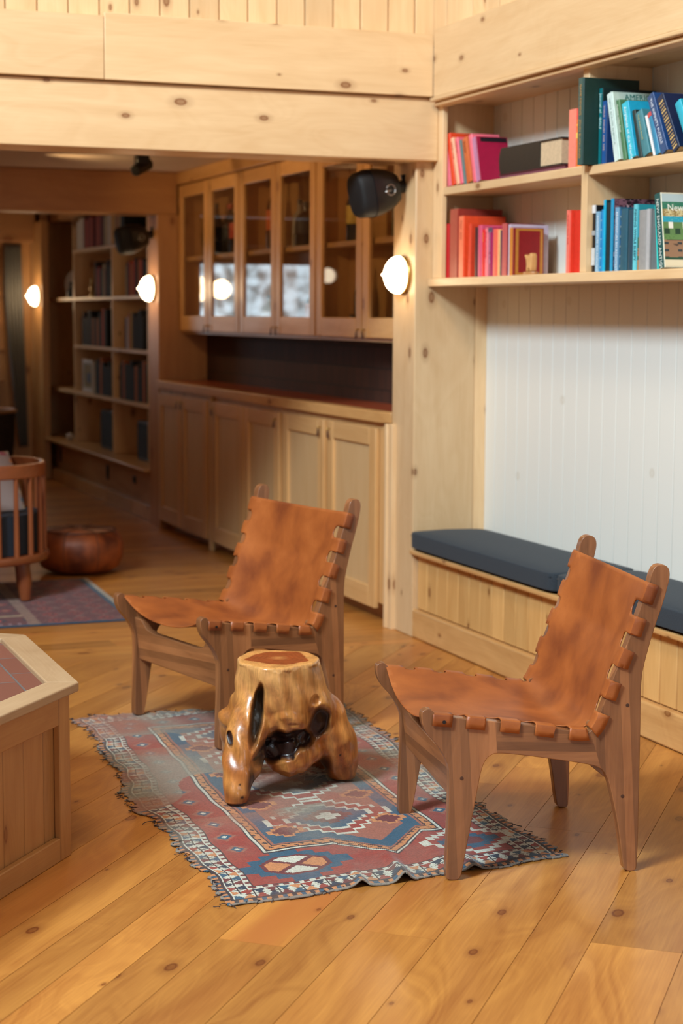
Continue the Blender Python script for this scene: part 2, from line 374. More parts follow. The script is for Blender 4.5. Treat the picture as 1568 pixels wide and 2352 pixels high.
# floor boards
def clip(poly, a, b, c):      # keep a*x+b*y <= c
    out = []
    for i in range(len(poly)):
        p, q = poly[i], poly[(i+1) % len(poly)]
        dp, dq = a*p[0]+b*p[1]-c, a*q[0]+b*q[1]-c
        if dp <= 0: out.append(p)
        if dp*dq < 0: t = dp/(dp-dq); out.append((p[0]+t*(q[0]-p[0]), p[1]+t*(q[1]-p[1])))
    return out
fb = MB()
def planks(ang, offs, u0, u1, clips, rows=None):
    a = R(ang); ux, uy = math.cos(a), math.sin(a); nx, ny = -uy, ux
    g = 0.0007
    for i in range(len(offs)-1):
        n0, n1 = offs[i]+g, offs[i+1]-g
        cuts = [u0]
        pre = (rows or {}).get(i)
        if pre: cuts += pre+[u1]
        else:
            u = u0+random.uniform(0.3, 1.6)
            while u < u1: cuts.append(u); u += random.uniform(1.3, 2.8)
            cuts.append(u1)
        for c0, c1 in zip(cuts, cuts[1:]):
            c0 += g*0.6; c1 -= g*0.6
            poly = [(ux*u+nx*n, uy*u+ny*n) for u, n in ((c0, n0), (c1, n0), (c1, n1), (c0, n1))]
            for (p, q, r_) in clips:
                poly = clip(poly, p, q, r_)
                if len(poly) < 3: break
            if len(poly) < 3: continue
            rnd = random.random(); k = len(fb.v)
            m = len(poly)
            fb.v += [(x, y, 0) for x, y in poly]+[(x, y, -0.01) for x, y in poly]
            uvf = lambda x, y: (x*ux+y*uy, x*nx+y*ny)
            fb.face([k+j for j in range(m)], rnd, [uvf(*p) for p in poly])
            for j in range(m):
                j2 = (j+1) % m
                fb.face([k+j, k+j2, k+m+j2, k+m+j], rnd, [uvf(*poly[j]), uvf(*poly[j2]), uvf(*poly[j2]), uvf(*poly[j])])
offs = [-1.55, -1.36, -1.17, -0.98, -0.79, -0.60, -0.41, -0.22, -0.03, 0.10, 0.26, 0.449, 0.641, 0.771, 0.955, 1.241-0.12, 1.241, 1.392, 1.50, 1.606, 1.705, 1.83, 1.962, 2.12, 2.25, 2.38, 2.55, 2.70, 2.85, 3.02, 3.2, 3.38, 3.55, 3.73, 3.9, 4.1]
u_of = lambda x, y: x*math.cos(R(50))+y*math.sin(R(50))
rows = {10: None, 11: [u_of(1.745, 3.16), u_of(2.62, 4.4)], 16: [u_of(.975, 3.49), u_of(1.9, 4.7)]}
box_clip = [(-1, 0, 3.2), (1, 0, XW), (0, -1, 0.5)]
planks(50, offs, -1.5, 9.5, box_clip+[(0.06, 1, 6.52)], {k: v for k, v in rows.items() if v})
offs2 = [5.3]
while offs2[-1] < 14.6: offs2.append(offs2[-1]+random.uniform(0.12, 0.2))
planks(1.0, offs2, -4, 4, [(-1, 0, 3.2), (1, 0, XW+.2), (0, 1, 14.3), (-0.06, -1, -6.52)])
floor = struct(fb.build('floor', M['floor'], fix=False))
sub = struct(MB().box(-3.3, 3.4, 0.2, 14.5, -0.12, -0.003).build('floor_gaps', M['teak']))
sub.name = 'trim_1'

# beams
b = MB().box(-3.2, 2.905, YB, YB+0.235, 1.924, 2.168, g=(1, 0, 0))
struct(b.build('trim_2', M['pine'], bevel=0.004))
b = MB().box(-3.2, 1.55, YB-0.022, YB+0.04, 2.171, 2.400, g=(1, 0, 0)); b.box(1.5515, 2.872, YB-0.022, YB+0.04, 2.171, 2.412, g=(1, 0, 0))
struct(b.build('trim_3', M['pine'], bevel=0.003))
b = MB().box(-3.2, 2.9, YB+0.05, YB+0.235, 2.168, 2.40, g=(1, 0, 0)); struct(b.build('trim_4', M['slit']))
# beam over the bookshelf
b = MB().box(2.87, 2.905, 2.4, YB-0.024, 2.168, 2.43, g=(0, 1, 0)); struct(b.build('trim_5', M['pine'], bevel=0.003))
b = MB().box(2.855, 2.93, 2.4, YB-0.024, 2.150, 2.166, g=(0, 1, 0)); b.box(2.874, 2.93, 2.4, YB-0.024, 2.134, 2.149, g=(0, 1, 0))
struct(b.build('trim_6', M['pine'], bevel=0.005, seg=3))
# tongue and groove walls above
b = MB(); x = 2.935; k = 0
while x > -3.2:
    b.box(x-0.1130, x, YP+(0.004 if k % 2 else 0), YP+0.03, 2.38, 4.0); x -= 0.1155; k += 1
struct(b.build('wall_back', M['pine'], bevel=0.004))
b = MB(); y = 6.47; k = 0
while y > 2.4:
    b.box(2.90+(0.003 if k % 2 else 0), 2.93, y-0.113, y, 2.40, 4.0); y -= 0.1155; k += 1
struct(b.build('wall_side', M['pine'], bevel=0.004)); bpy.data.objects['wall_side'].name = 'wall_right_upper'
# pillar between bar and alcove: board faces
b = MB().box(XW, 3.10, YP, 6.70, 0, 1.93); struct(b.build('wall_pillar', M['pine'], bevel=0.004))
b = MB().box(3.10, XB+0.02, YP, 6.70, 0, 2.2); b.box(2.89, 3.10, YP, 6.70, 1.93, 2.2); struct(b.build('trim_7', M['pine']))
b = MB().box(2.812, XW+0.01, 6.655, 6.735, 0.0, 0.862); b.box(2.806, 2.83, 6.70, 6.725, 0.0, 0.862); struct(b.build('trim_8', M['pine'], bevel=0.002))
# white beadboard alcove back
b = MB(); y = YP; k = 0
while y > 2.5:
    b.box(XB, XB+0.02, y-0.0935, y, 0.3, 2.2); y -= 0.0965; k += 1
b.box(XB+0.006, XB+0.02, 2.5, YP, 0.3, 2.2)
struct(b.build('wall_right', M['white'], bevel=0.0035))
b = MB().box(2.93, XB+0.02, 2.4, 2.5, 0, 2.2); b.box(2.83, 2.95, 2.3, 2.5, 0, 2.4); struct(b.build('wall_alcove', M['pine']))
b = MB().box(2.93, 3.3, 2.4, YP+0.2, 2.165, 2.2); struct(b.build('trim_9', M['pine']))

# bar room shell
b = MB().box(-3.2, 3.3, YB+0.2, 14.4, 2.165, 2.24); struct(b.build('ceiling', M['ceiling']))
b = MB().box(-3.3, -3.2, 0.2, 14.4, 0, 2.3); struct(b.build('wall_left', M['pine_warm']))
b = MB().box(3.135, 3.3, 6.70, 10.60, 0.0, 2.2, g=(0, 1, 0)); struct(b.build('wall_bar', M['backsplash']))
# far beam, post and side panel
b = MB().box(-3.2, 2.955, 10.37, 10.60, 1.912, 2.165, g=(1, 0, 0)); struct(b.build('trim_10', M['pine_dark'], bevel=0.006))
b = MB().box(XW, 3.3, 10.37, 10.605, 0.0, 1.912); struct(b.build('wall_post', M['pine_dark'], bevel=0.004))
b = MB().box(2.945, 3.0, YB+0.24, 10.37, 2.09, 2.165, g=(0, 1, 0)); struct(b.build('trim_11', M['pine_warm'], bevel=0.004))
# far wall with window and opening
YF = 14.15
b = MB()
wins = [(2.02, 2.58, 0.75, 1.86), (0.62, 1.80, 0.95, 1.78)]
def seg(x0, x1, z0, z1): b.box(x0, x1, YF, YF+0.12, z0, z1)
seg(-3.2, 0.62, 0, 2.2); seg(1.80, 2.02, 0, 2.2); seg(2.58, 3.3, 0, 2.2)
seg(0.62, 1.80, 0, 0.95); seg(0.62, 1.80, 1.78, 2.2); seg(2.02, 2.58, 0, 0.75); seg(2.02, 2.58, 1.86, 2.2)
struct(b.build('wall_far', M['pine_warm']))
b = MB().box(-3.2, 2.80, 13.95, YF, 1.875, 2.165, g=(1, 0, 0)); struct(b.build('trim_12', M['pine_dark'], bevel=0.004))
b = MB().box(2.79, 2.85, 13.68, YF, 0, 2.03); struct(b.build('trim_13', M['pine_warm'], bevel=0.01))
b = MB().box(2.84, 2.90, 13.93, YF, 0, 2.165); struct(b.build('trim_14', M['pine_dark'], bevel=0.01))
# far right wall behind the bookcase + low wall under it
b = MB().box(3.22, 3.3, 10.6, YF, 0, 2.2); struct(b.build('wall_bookcase', M['pine_dark']))
b = MB().box(2.90, 2.93, 10.6, 14.0, 0.0, 0.315, g=(0, 1, 0)); struct(b.build('wall_low', M['pine_dark']))
b = MB(); y = 10.61
for ln in (0.55, 0.72, 0.6, 0.8, 0.7): b.box(2.855, 2.90, y, min(y+ln-0.004, 14.0), 0.0, 0.092, g=(0, 1, 0)); y += ln
struct(b.build('baseboard_far', M['pine_warm'], bevel=0.004))
b = MB().box(-3.2, 3.3, 10.6, 14.15, 2.04, 2.16); 

# windows
def daylight_mat():
    m, nt, b = new_mat('snowy_daylight')
    tc = N(nt, 'ShaderNodeTexCoord'); n = N(nt, 'ShaderNodeTexNoise'); n.inputs['Scale'].default_value = 9; n.inputs['Detail'].default_value = 7
    L(nt, tc.outputs['Object'], n.inputs[0])
    c = ramp(nt, n.outputs[0], [(0.38, (0.16, 0.18, 0.18)), (0.6, (0.62, 0.76, 0.85))])
    L(nt, c, b.inputs['Emission Color']); b.inputs['Emission Strength'].default_value = 4.0; b.inputs['Base Color'].default_value = (0, 0, 0, 1)
    return m
M['day'] = daylight_mat()
for i, (x0, x1, z0, z1) in enumerate(wins):
    e = bpy.data.objects.new('window_%d' % (i+1), None); COL.objects.link(e); e.location = ((x0+x1)/2, YF, z0); e.matrix_basis = Matrix.Translation(((x0+x1)/2, YF, z0))
    struct(e)
    fr = MB()
    for a in ((x0, x0+0.05, z0, z1), (x1-0.05, x1, z0, z1), (x0+.05, x1-.05, z0, z0+0.05), (x0+.05, x1-.05, z1-0.05, z1)): fr.box(a[0], a[1], YF+0.02, YF+0.09, a[2], a[3])
    fr.build('window_frame', M['pine_dark'], e)
    MB().box(x0+0.04, x1-0.04, YF+0.08, YF+0.085, z0+0.04, z1-0.04).build('window_pane', M['day'], e)
bl = MB(); z = 1.83
e = empty('window_blind', (2.3, 14.1, 0.75), 'brown slatted wooden blind in the far window beside the grey curtain', 'blind')
while z > 0.78:
    bl.obox((2.29, 14.09, z), (0.28, 0, 0), (0, 0.019, 0.017), (0, 0.0012, -0.0014), g=(1, 0, 0)); z -= 0.036
bl.build('slats', M['pine_dark'], e); MB().box(2.0, 2.58, 14.06, 14.11, 1.835, 1.87, g=(1, 0, 0)).build('head_rail', M['pine_dark'], e, bevel=.004)
# curtain
cv = []; cf = []; n = 70; nz = 40
for j in range(nz+1):
    tz = j/nz; z = 1.86-1.62*tz
    xl = 2.56+0.17*max(0, (tz-0.25)/0.75)**1.3*0.62; xr = 2.70+0.03*tz
    for i in range(n+1):
        tx = i/n; cv.append((xl+(xr-xl)*tx, 14.02+0.022*math.sin(tx*34+tz*2)*(1-0.3*tz), z))
for j in range(nz):
    for i in range(n): a = j*(n+1)+i; cf.append((a, a+1, a+n+2, a+n+1))
cu = colmesh('curtain', cv, cf, [(0.2, 0.2, 0.2)]*len(cf), M['curtain']); cu.modifiers.new('t', 'SOLIDIFY').thickness = 0.003
tag(cu, 'long grey curtain gathered at the edge of the far window', 'curtain')

# ================================================================== BENCH
bench = empty('window_bench', (2.9, 5.0, 0), 'built-in pine bench with vertical board front running along the white wall', 'bench')
b = MB().box(2.812, 3.148, 2.52, 6.47, 0.345, 0.366, g=(0, 1, 0)); b.build('seat_board', M['pine_warm'], bench, bevel=0.007, seg=3)
b = MB(); y = 6.47; k = 0
while y > 2.6:
    b.box(2.852, 2.872, y-0.0945, y, 0.118, 0.345); y -= 0.0985
b.box(2.86, 2.872, 2.52, 6.47, 0.1, 0.345); b.build('front_boards', M['bead_pine'], bench, bevel=0.004)
b = MB().box(2.828, 2.862, 2.52, 6.47, 0, 0.116, g=(0, 1, 0)); b.build('kick_board', M['pine_warm'], bench, bevel=0.008, seg=3)
b = MB().box(2.832, 2.856, 6.47, 6.655, 0, 0.118, g=(0, 1, 0)); struct(b.build('baseboard_pillar', M['pine_warm'], bevel=0.006))
def cushion(y0, y1, label):
    x0, x1, z0, z1 = 2.803, 3.144, 0.368, 0.446
    cx, cy, cz = (x0+x1)/2, (y0+y1)/2, (z0+z1)/2
    nu, nv = 96, 48; vs = []; fs = []
    pw = lambda c, e: math.copysign(abs(c)**e, c)
    for j in range(nv+1):
        ph = -PI/2+PI*j/nv; cp, sp_ = pw(math.cos(ph), .42), pw(math.sin(ph), .42)
        for i in range(nu):
            th = 2*PI*i/nu; ex, ey = pw(math.cos(th), .16), pw(math.sin(th), .09)
            # straight run along the bench, rounded ends and edges
            X_ = cx+(x1-x0)/2*ex*(1-.10*(1-cp)); Y_ = cy+(y1-y0)/2*ey*(1-.028*(1-cp))
            if cp < .93: X_ = cx+((x1-x0)/2*.93)*ex*max(cp/.93, 0); Y_ = cy+((y1-y0)/2-.03)*ey*max(cp/.93, 0)
            vs.append((X_, Y_, cz+(z1-z0)/2*sp_+(.006*(1-(ex*cp)**2) if sp_ > .5 else 0)))
    for j in range(nv):
        for i in range(nu): i2 = (i+1) % nu; fs.append((j*nu+i, j*nu+i2, (j+1)*nu+i2, (j+1)*nu+i))
    me = bpy.data.meshes.new('bench_cushion'); me.from_pydata(vs, [], fs)
    bm = bmesh.new(); bm.from_mesh(me); bmesh.ops.remove_doubles(bm, verts=bm.verts, dist=1e-5); bmesh.ops.recalc_face_normals(bm, faces=bm.faces); bm.to_mesh(me); bm.free()
    o = fin('bench_cushion', me, M['fabric'], None, 0, True)
    pip = MB()
    q = [(x0+.004, y0+.01), (x0+.004, y1-.01), (x1-.01, y1-.004), (x1-.01, y0+.004)]
    pip.tube([(x0+.006, y0+.02, z1-.020), (x0+.006, y1-.02, z1-.020)], 0.0022, 6)
    pip.build('piping', M['fabric'], o, smooth=True)
    return tag(o, label, 'cushion', 'slate bench cushions')
cushion(5.225, 6.462, 'dark slate-blue bench cushion nearest the pillar, behind the two chairs')
cushion(3.98, 5.218, 'dark slate-blue bench cushion behind the tall-backed right leather chair')
cushion(2.73, 3.972, 'dark slate-blue bench cushion at the right edge of the photo')

# ================================================================== ALCOVE BOOKSHELF
sh = empty('wall_bookshelf', (3.0, 4.8, 1.43), 'pale pine two-tier bookshelf hung across the alcove above the bench', 'bookshelf')
Y1 = 6.472
MB().box(2.885, XB, 2.5, Y1, 1.4295, 1.4615, g=(0, 1, 0)).build('bottom_shelf', M['pine'], sh, bevel=0.003)
MB().box(2.905, 2.925, 6.385, Y1, 1.4625, 2.150).build('face_frame', M['pine'], sh, bevel=0.002)
MB().box(2.925, XB, 6.43, Y1, 1.4625, 2.150, g=(0, 0, 1)).build('side_panel', M['pine'], sh)
MB().box(2.91, XB, 5.264, 6.43, 1.788, 1.819, g=(0, 1, 0)).build('shelf', M['pine'], sh, bevel=0.003)
MB().box(2.91, XB, 3.95, 5.222, 1.784, 1.815, g=(0, 1, 0)).build('shelf', M['pine'], sh, bevel=0.003)
for yu in (5.243, 3.93): MB().box(2.908, XB, yu-0.020, yu+0.0205, 1.4625, 2.150).build('upright', M['pine'], sh, bevel=0.002)
MB().box(2.93, XB, 2.5, Y1, 2.150, 2.164, g=(0, 1, 0)).build('top_board', M['pine'], sh)
MB().box(2.91, XB, 2.5, 3.91, 1.784, 1.815, g=(0, 1, 0)).build('shelf', M['pine'], sh, bevel=0.003)

def wcol(r, g, b_):    # sRGB 0-255 -> linear
    f = lambda c: ((c/255+0.055)/1.055)**2.4 if c > 10 else c/255/12.92
    return (f(r), f(g), f(b_))
def book(name, y, th, lean, h, depth, col, z, x=2.928, page=None, title=None, tcol=(200, 200, 190), tsize=None, label='', cover=None, group=None, cat='book', mark=None, parts=True):
    """spine faces -X, thickness runs toward -Y, top leans toward +Y"""
    e = empty(name, (x, y, z), label, cat, group)
    th = max(th*0.96, 0.006)
    a = math.atan2(lean, h) if abs(lean) > 0.012 else 0
    hh = math.hypot(h, lean) if a else h
    ca, sa = math.cos(a), math.sin(a)
    def mp(px, py, pz): return (x+px, y+py*ca+pz*sa, z+0.0008+pz*ca-py*sa)
    c = wcol(*col); m = colour(c); t = min(0.0025, th*0.22)
    # case: hollow C section, rounded spine
    prof = []
    n = 6
    for i in range(n+1):
        an = PI*i/n; prof.append((0.004-0.004*math.sin(an), -th/2+th/2*math.cos(an)))
    outer = prof+[(depth, -th), (depth, -th+t), (0.006, -th+t), (0.006, -t), (depth, -t), (depth, 0)]
    case = MB().prism(outer, lambda p, q, s: mp(p, q, s), 0, hh)
    case.build('book_cover', m, e)
    MB().prism([(0.006, -th+t), (depth-0.005, -th+t), (depth-0.005, -t), (0.006, -t)], lambda p, q, s: mp(p, q, s), 0.003, hh-0.003, g=(1, 0, 0)).build('pages', M['page'], e)
    if title:
        ts = tsize or th*0.62
        text(title, ts, mp(-0.0012, -th/2, hh*0.93), (0, -sa, -ca), (0, -ca, sa), colour(wcol(*tcol), 0.4), e)
    if mark:
        for (z0, z1, mc) in mark:
            MB().prism([(-0.0006, -th*0.93), (-0.0006, -th*0.07), (0.002, -th*0.07), (0.002, -th*0.93)], lambda p, q, s: mp(p, q, s), hh*z0, hh*z1).build('spine_band', colour(wcol(*mc)), e)
    if cover: cover(e, mp, th, hh, depth)
    return e
GL = 'books on the shelf over the bench'
ZL, ZUL, ZUR = 1.4622, 1.8195, 1.8155
def ctext(s, size, px, pz, col, sxx=1.0):
    def f(e, mp, th, hh, dp):
        o = Vector(mp(px, -th-0.0008, hh-pz)); q = Vector(mp(px+0.1, -th-0.0008, hh-pz))-o; u = Vector(mp(px, -th-0.0008, hh-pz+0.1))-o
        text(s, size, o, q, u, colour(wcol(*col), 0.5), e, sx=sxx)
    return f
def multi(*fs):
    def f(*a):
        for g_ in fs: g_(*a)
    return f
def patch(x0, x1, z0, z1, col, name='cover_panel', pr=0.0004):
    def f(e, mp, th, hh, dp):
        MB().prism([(x0, -th-pr), (x1, -th-pr), (x1, -th+0.0005), (x0, -th+0.0005)], lambda p, q, s: mp(p, q, s), z0*hh, z1*hh).build(name, colour(wcol(*col)), e)
    return f
B = book
# lower left bay
B('book', 6.406, .033, 0, .214, .15, (205, 30, 35), ZL, label='narrow scarlet book at the far left end of the lower shelf', group=GL)
B('book', 6.361, .080, 0, .268, .193, (150, 50, 40), ZL, label='tallest brick-red book near the left end of the lower shelf', group=GL, mark=[(0, 1, (176, 82, 66))])
B('book', 6.275, .046, 0, .238, .181, (232, 78, 38), ZL, label='large bright orange book beside the tall brick-red one', group=GL, title='Russian   Easter', tcol=(150, 60, 40), tsize=.012, mark=[(0, 1, (244, 128, 92))])
B('book', 6.190, .020, 0, .205, .14, (225, 70, 40), ZL, label='thin orange book hidden beside the large orange book', group=GL)
B('book', 6.134, .026, 0, .189, .13, (70, 22, 30), ZL, label='dark maroon book between the large orange book and a pink spine', group=GL)
B('book', 6.106, .035, 0, .195, .13, (214, 82, 118), ZL, label='mauve-pink spine right of the dark maroon book', group=GL)
B('book', 6.070, .027, 0, .178, .13, (226, 30, 36), ZL, label='bright red paperback right of the mauve-pink spine', group=GL, title='******', tcol=(240, 150, 60), tsize=.014)
B('book', 6.042, .025, 0, .182, .13, (238, 128, 140), ZL, label='pale pink paperback with tiny red title on the lower shelf', group=GL, title='SENSE OF THE HOUSE', tcol=(200, 50, 80), tsize=.010)
B('book', 6.016, .040, 0, .182, .14, (160, 24, 92), ZL, label='magenta book with grey upper block on its spine', group=GL, title='WATERMAN  RIVER', tcol=(210, 150, 190), tsize=.014, mark=[(0.9, 1.0, (84, 80, 100))])
B('book', 5.975, .040, 0, .176, .13, (238, 104, 84), ZL, label='salmon book right of the magenta book', group=GL)
B('book', 5.934, .020, 0, .172, .13, (240, 180, 120), ZL, label='thin peach book between salmon and navy spines', group=GL)
B('book', 5.913, .014, 0, .168, .12, (20, 45, 70), ZL, label='very thin navy booklet on the lower red-book shelf', group=GL)
B('book', 5.897, .045, 0, .192, .155, (120, 28, 34), ZL, label='dusty rose hardback left of the gilt red book', group=GL, mark=[(0, 1, (196, 88, 88))])
def gilt(e, mp, th, hh, dp):
    g1 = colour((0.48, 0.20, 0.03), 0.35); mb = MB()
    for a in ((0.012, dp-0.004, 0.015, 0.06), (0.012, dp-0.004, 0.94, 0.985), (0.012, 0.024, .06, .94), (dp-.015, dp-.004, .06, .94)):
        mb.prism([(a[0], -th-.0006), (a[1], -th-.0006), (a[1], -th+.0005), (a[0], -th+.0005)], lambda p, q, s: mp(p, q, s), a[2]*hh, a[3]*hh)
    mb.build('gilt_border', g1, e)
B('book', 5.832, .026, 0.0, .174, .128, (134, 14, 22), ZL, label='dark red book with gilt ornamental border facing out', group=GL, mark=[(0, 1, (206, 128, 44))], cover=gilt)
fg = empty('book', (3.02, 5.843, ZL), 'large pale lavender book standing behind the gilt red book', 'book', GL)
MB().box(2.932, 3.090, 5.8345, 5.851, ZL+.0005, ZL+.188).build('book_cover', colour(wcol(198, 184, 206)), fg, bevel=.001)
MB().box(2.936, 3.088, 5.8375, 5.848, ZL+.188, ZL+.1884).build('pages', M['page'], fg)
B('book', 5.398, .026, 0, .215, .10, (226, 66, 44), ZL, label='orange-red hardback standing at the upright on the lower shelf', group=GL, title='American Home Cook', tcol=(200, 60, 50), tsize=.011, mark=[(0, 1, (240, 120, 104))])
B('book', 5.370, .046, 0, .213, .12, (214, 50, 34), ZL, label='second orange-red hardback touching the shelf upright', group=GL, x=2.94)
B('book', 5.322, .034, 0, .243, .13, (232, 150, 176), ZL, x=2.99, label='taller pink book behind the orange-red hardbacks', group=GL)
# lower right bay
def blobs(cols, n, sc=0.02, z0=0, z1=1, x0=0.002):
    """printed picture: coloured patches on the front cover"""
    def f(e, mp, th, hh, dp):
        nx, nz_ = int((dp-x0-.002)/0.003), int(hh*(z1-z0)/0.003)
        vs, fs, cs = [], [], []
        r_ = np.random.RandomState(n); k = r_.rand(nx//5+3, nz_//4+3)
        for i in range(nx+1):
            for j in range(nz_+1): vs.append(mp(x0+(dp-x0-.002)*i/nx, -th-0.0007, hh*z0+hh*(z1-z0)*j/nz_))
        for i in range(nx):
            for j in range(nz_):
                a = i*(nz_+1)+j; fs.append((a, a+nz_+1, a+nz_+2, a+1))
                v = (k[i//5, j//4]*.6+k[(i+2)//5, (j+3)//4]*.4+r_.rand()*.12)
                cs.append(wcol(*cols[min(int(v*len(cols)), len(cols)-1)]))
        colmesh('cover_picture', vs, fs, cs, M['cover'], e, smooth=False)
    return f
def arch_bands(e, mp, th, hh, dp):
    for k in range(6):
        z0 = .06+k*.155
        patch(.004, dp-.002, z0, z0+.03, (190, 205, 205))(e, mp, th, hh, dp)
        patch(.004, dp*.5, z0+.035, z0+.11, (30, 110, 190))(e, mp, th, hh, dp)
        patch(dp*.5, dp-.002, z0+.035, z0+.11, (150, 165, 160))(e, mp, th, hh, dp)
B('book', 5.221, .026, 0, .222, .12, (20, 20, 24), ZL, label='black and white photo book beside the upright on the lower right shelf', group=GL, mark=[(0.88, 1, (220, 225, 230)), (.10, .36, (205, 210, 212)), (.55, .62, (160, 165, 170))])
B('book', 5.194, .028, 0, .200, .12, (60, 150, 200), ZL, label='light blue architecture book beside the black and white spine', group=GL, title='ARCHITECTURE ON ARCHITECTURE', tcol=(225, 240, 250), tsize=.013, mark=[(0, 1, (130, 175, 205))], cover=arch_bands)
B('book', 5.160, .014, 0, .205, .11, (30, 140, 200), ZL, label='slim blue book left of the tall cyan spine', group=GL)
B('book', 5.143, .015, 0, .235, .15, (10, 60, 70), ZL, label='tall dark book with bright cyan spine and white letter', group=GL, mark=[(0, 1, (0, 178, 226))], cover=ctext('N', .024, .006, .028, (230, 235, 235)))
B('book', 5.122, .022, 0, .225, .13, (18, 40, 46), ZL, label='near-black book between two tall cyan spines', group=GL)
B('book', 5.096, .020, 0, .237, .175, (54, 30, 48), ZL, label='tall cyan-spined book with dark floral cover', group=GL, mark=[(0, 1, (20, 150, 200))], cover=blobs([(40, 24, 40), (70, 40, 58), (120, 84, 100), (28, 20, 34), (176, 150, 160)], 3))
B('book', 5.068, .029, 0, .207, .13, (30, 96, 130), ZL, label='architecture book with striped blue and grey cover in front of the floral one', group=GL, title='ARCHITECTURE ON ARCHITECTURE', tcol=(235, 242, 248), tsize=.013, mark=[(0, 1, (110, 160, 196))], cover=multi(arch_bands, ctext('ARC', .026, .016, .068, (215, 225, 225)), ctext('ARC', .026, .016, .120, (215, 225, 225))))
B('book', 5.036, .045, 0, .200, .11, (40, 90, 110), ZL, label='teal-grey book between the striped architecture book and the turquoise fishing book', group=GL)
B('book', 4.985, .032, 0, .195, .11, (30, 70, 90), ZL, label='slate book just left of the turquoise fishing book', group=GL)
B('book', 4.950, .026, 0, .210, .14, (34, 150, 170), ZL, label='turquoise fishing book with a garden picture on its cover', group=GL, title='FISHING WHILE SLEEPY', tcol=(10, 50, 70), tsize=.016, mark=[(0, 1, (100, 200, 216))], cover=multi(blobs([(40, 90, 60), (90, 120, 50), (214, 140, 50), (180, 60, 40), (30, 70, 50)], 9, z0=.16, z1=.5), patch(.003, .13, .0, .155, (224, 150, 40)), ctext('WI', .026, .012, .055, (14, 60, 80))))
B('book', 4.921, .050, 0, .190, .11, (150, 150, 150), ZL, label='pale grey book half hidden behind the garden-cover book', group=GL)
B('book', 4.868, .022, 0, .191, .14, (128, 128, 128), ZL, label='grey hardback with black capital letters', group=GL, mark=[(0, 1, (176, 178, 182))], cover=multi(ctext('RO', .022, .010, .026, (20, 22, 26)), ctext('R', .036, .010, .135, (16, 20, 30))))
B('book', 4.842, .036, 0, .186, .12, (96, 110, 116), ZL, label='grey-teal book between the grey hardback and the aqua spine', group=GL)
B('book', 4.803, .011, .024, .199, .12, (30, 200, 196), ZL, label='thin aqua spine leaning left of the New England book', group=GL)
B('book', 4.788, .018, .024, .170, .12, (190, 190, 205), ZL, label='low lilac-grey book leaning under the New England book', group=GL, title='NEW', tcol=(40, 60, 90), tsize=.012)
def village(e, mp, th, hh, dp):
    nx, nz_ = 60, 90; vs, fs, cs = [], [], []
    for i in range(nx+1):
        for j in range(nz_+1): vs.append(mp(.004+(dp-.006)*i/nx, -th-.0007, .004+(hh-.008)*j/nz_))
    r_ = np.random.RandomState(4)
    for i in range(nx):
        for j in range(nz_):
            a = i*(nz_+1)+j; fs.append((a, a+nz_+1, a+nz_+2, a+1)); t = j/nz_; u = i/nx; v = r_.rand()
            if t > .88: c = (176, 200, 206)
            elif t > .78: c = (50, 120, 100) if v > .2 else (80, 140, 110)
            elif t > .68: c = (206, 196, 150) if int(u*9+v) % 2 else (150, 130, 84)
            elif t > .60: c = (40, 160, 190) if v > .1 else (90, 180, 190)
            elif t > .52: c = (236, 236, 226) if (int(u*11) % 3 == 1) else (96, 134, 84)
            elif t > .44: c = (38, 70, 52) if math.sin(u*30) > 0 else (96, 134, 84)
            elif t > .36: c = (100, 140, 84) if v > .2 else (84, 124, 70)
            elif t > .12:
                c = (150, 116, 90) if u < .45 else (206, 110, 84)
                if (int(u*12) % 3 == 0 and int(t*30) % 3 == 0): c = (50, 60, 66)
                if abs((t-.33)*2.2) > .05+abs(u-.25)*.0 and t > .27+.16*abs(u-.22)*3 and u < .5: c = (90, 70, 60)
                if u > .45 and t > .36-.3*abs(u-.7): c = (96, 134, 84)
            elif t > .08: c = (40, 80, 60)
            else: c = (226, 216, 186)
            cs.append(wcol(*c))
    colmesh('cover_picture', vs, fs, cs, M['cover'], e, smooth=False)
B('book', 4.770, .036, .036, .232, .20, (220, 215, 190), ZL, label='large illustrated New England book with a village scene on its cover', group=GL, title='NEW ENGLAND ANTIQUES', tcol=(215, 225, 220), tsize=.020, mark=[(0, 1, (24, 84, 84))], cover=multi(village, ctext('New England', .030, .022, .048, (240, 244, 236))), x=2.915)
# upper left bay
B('book', 6.393, .034, .034, .190, .13, (226, 112, 130), ZUL, label='dusty pink leaning book at the left end of the upper shelf', group=GL)
B('book', 6.352, .034, .055, .203, .13, (226, 70, 34), ZUL, label='vermilion leaning book behind the peach one on the upper shelf', group=GL)
B('book', 6.306, .026, .064, .183, .12, (240, 176, 140), ZUL, label='peach paperback leaning on the upper shelf', group=GL, title='KEESTER  HOTEL', tcol=(200, 110, 80), tsize=.010)
B('book', 6.272, .028, .056, .180, .12, (232, 104, 122), ZUL, label='rose-pink paperback leaning right of the peach one', group=GL, title='of the west', tcol=(180, 60, 80), tsize=.010)
B('book', 6.236, .014, .050, .172, .12, (90, 120, 120), ZUL, label='thin grey-green leaning booklet on the upper shelf', group=GL)
B('book', 6.212, .046, .050, .172, .12, (206, 104, 54), ZUL, label='tan-orange leaning hardback on the upper shelf', group=GL, title='FRANCIS', tcol=(120, 50, 30), tsize=.012)
B('book', 6.154, .030, .050, .182, .12, (236, 110, 130), ZUL, label='coral-pink leaning book beside the crimson cover', group=GL)
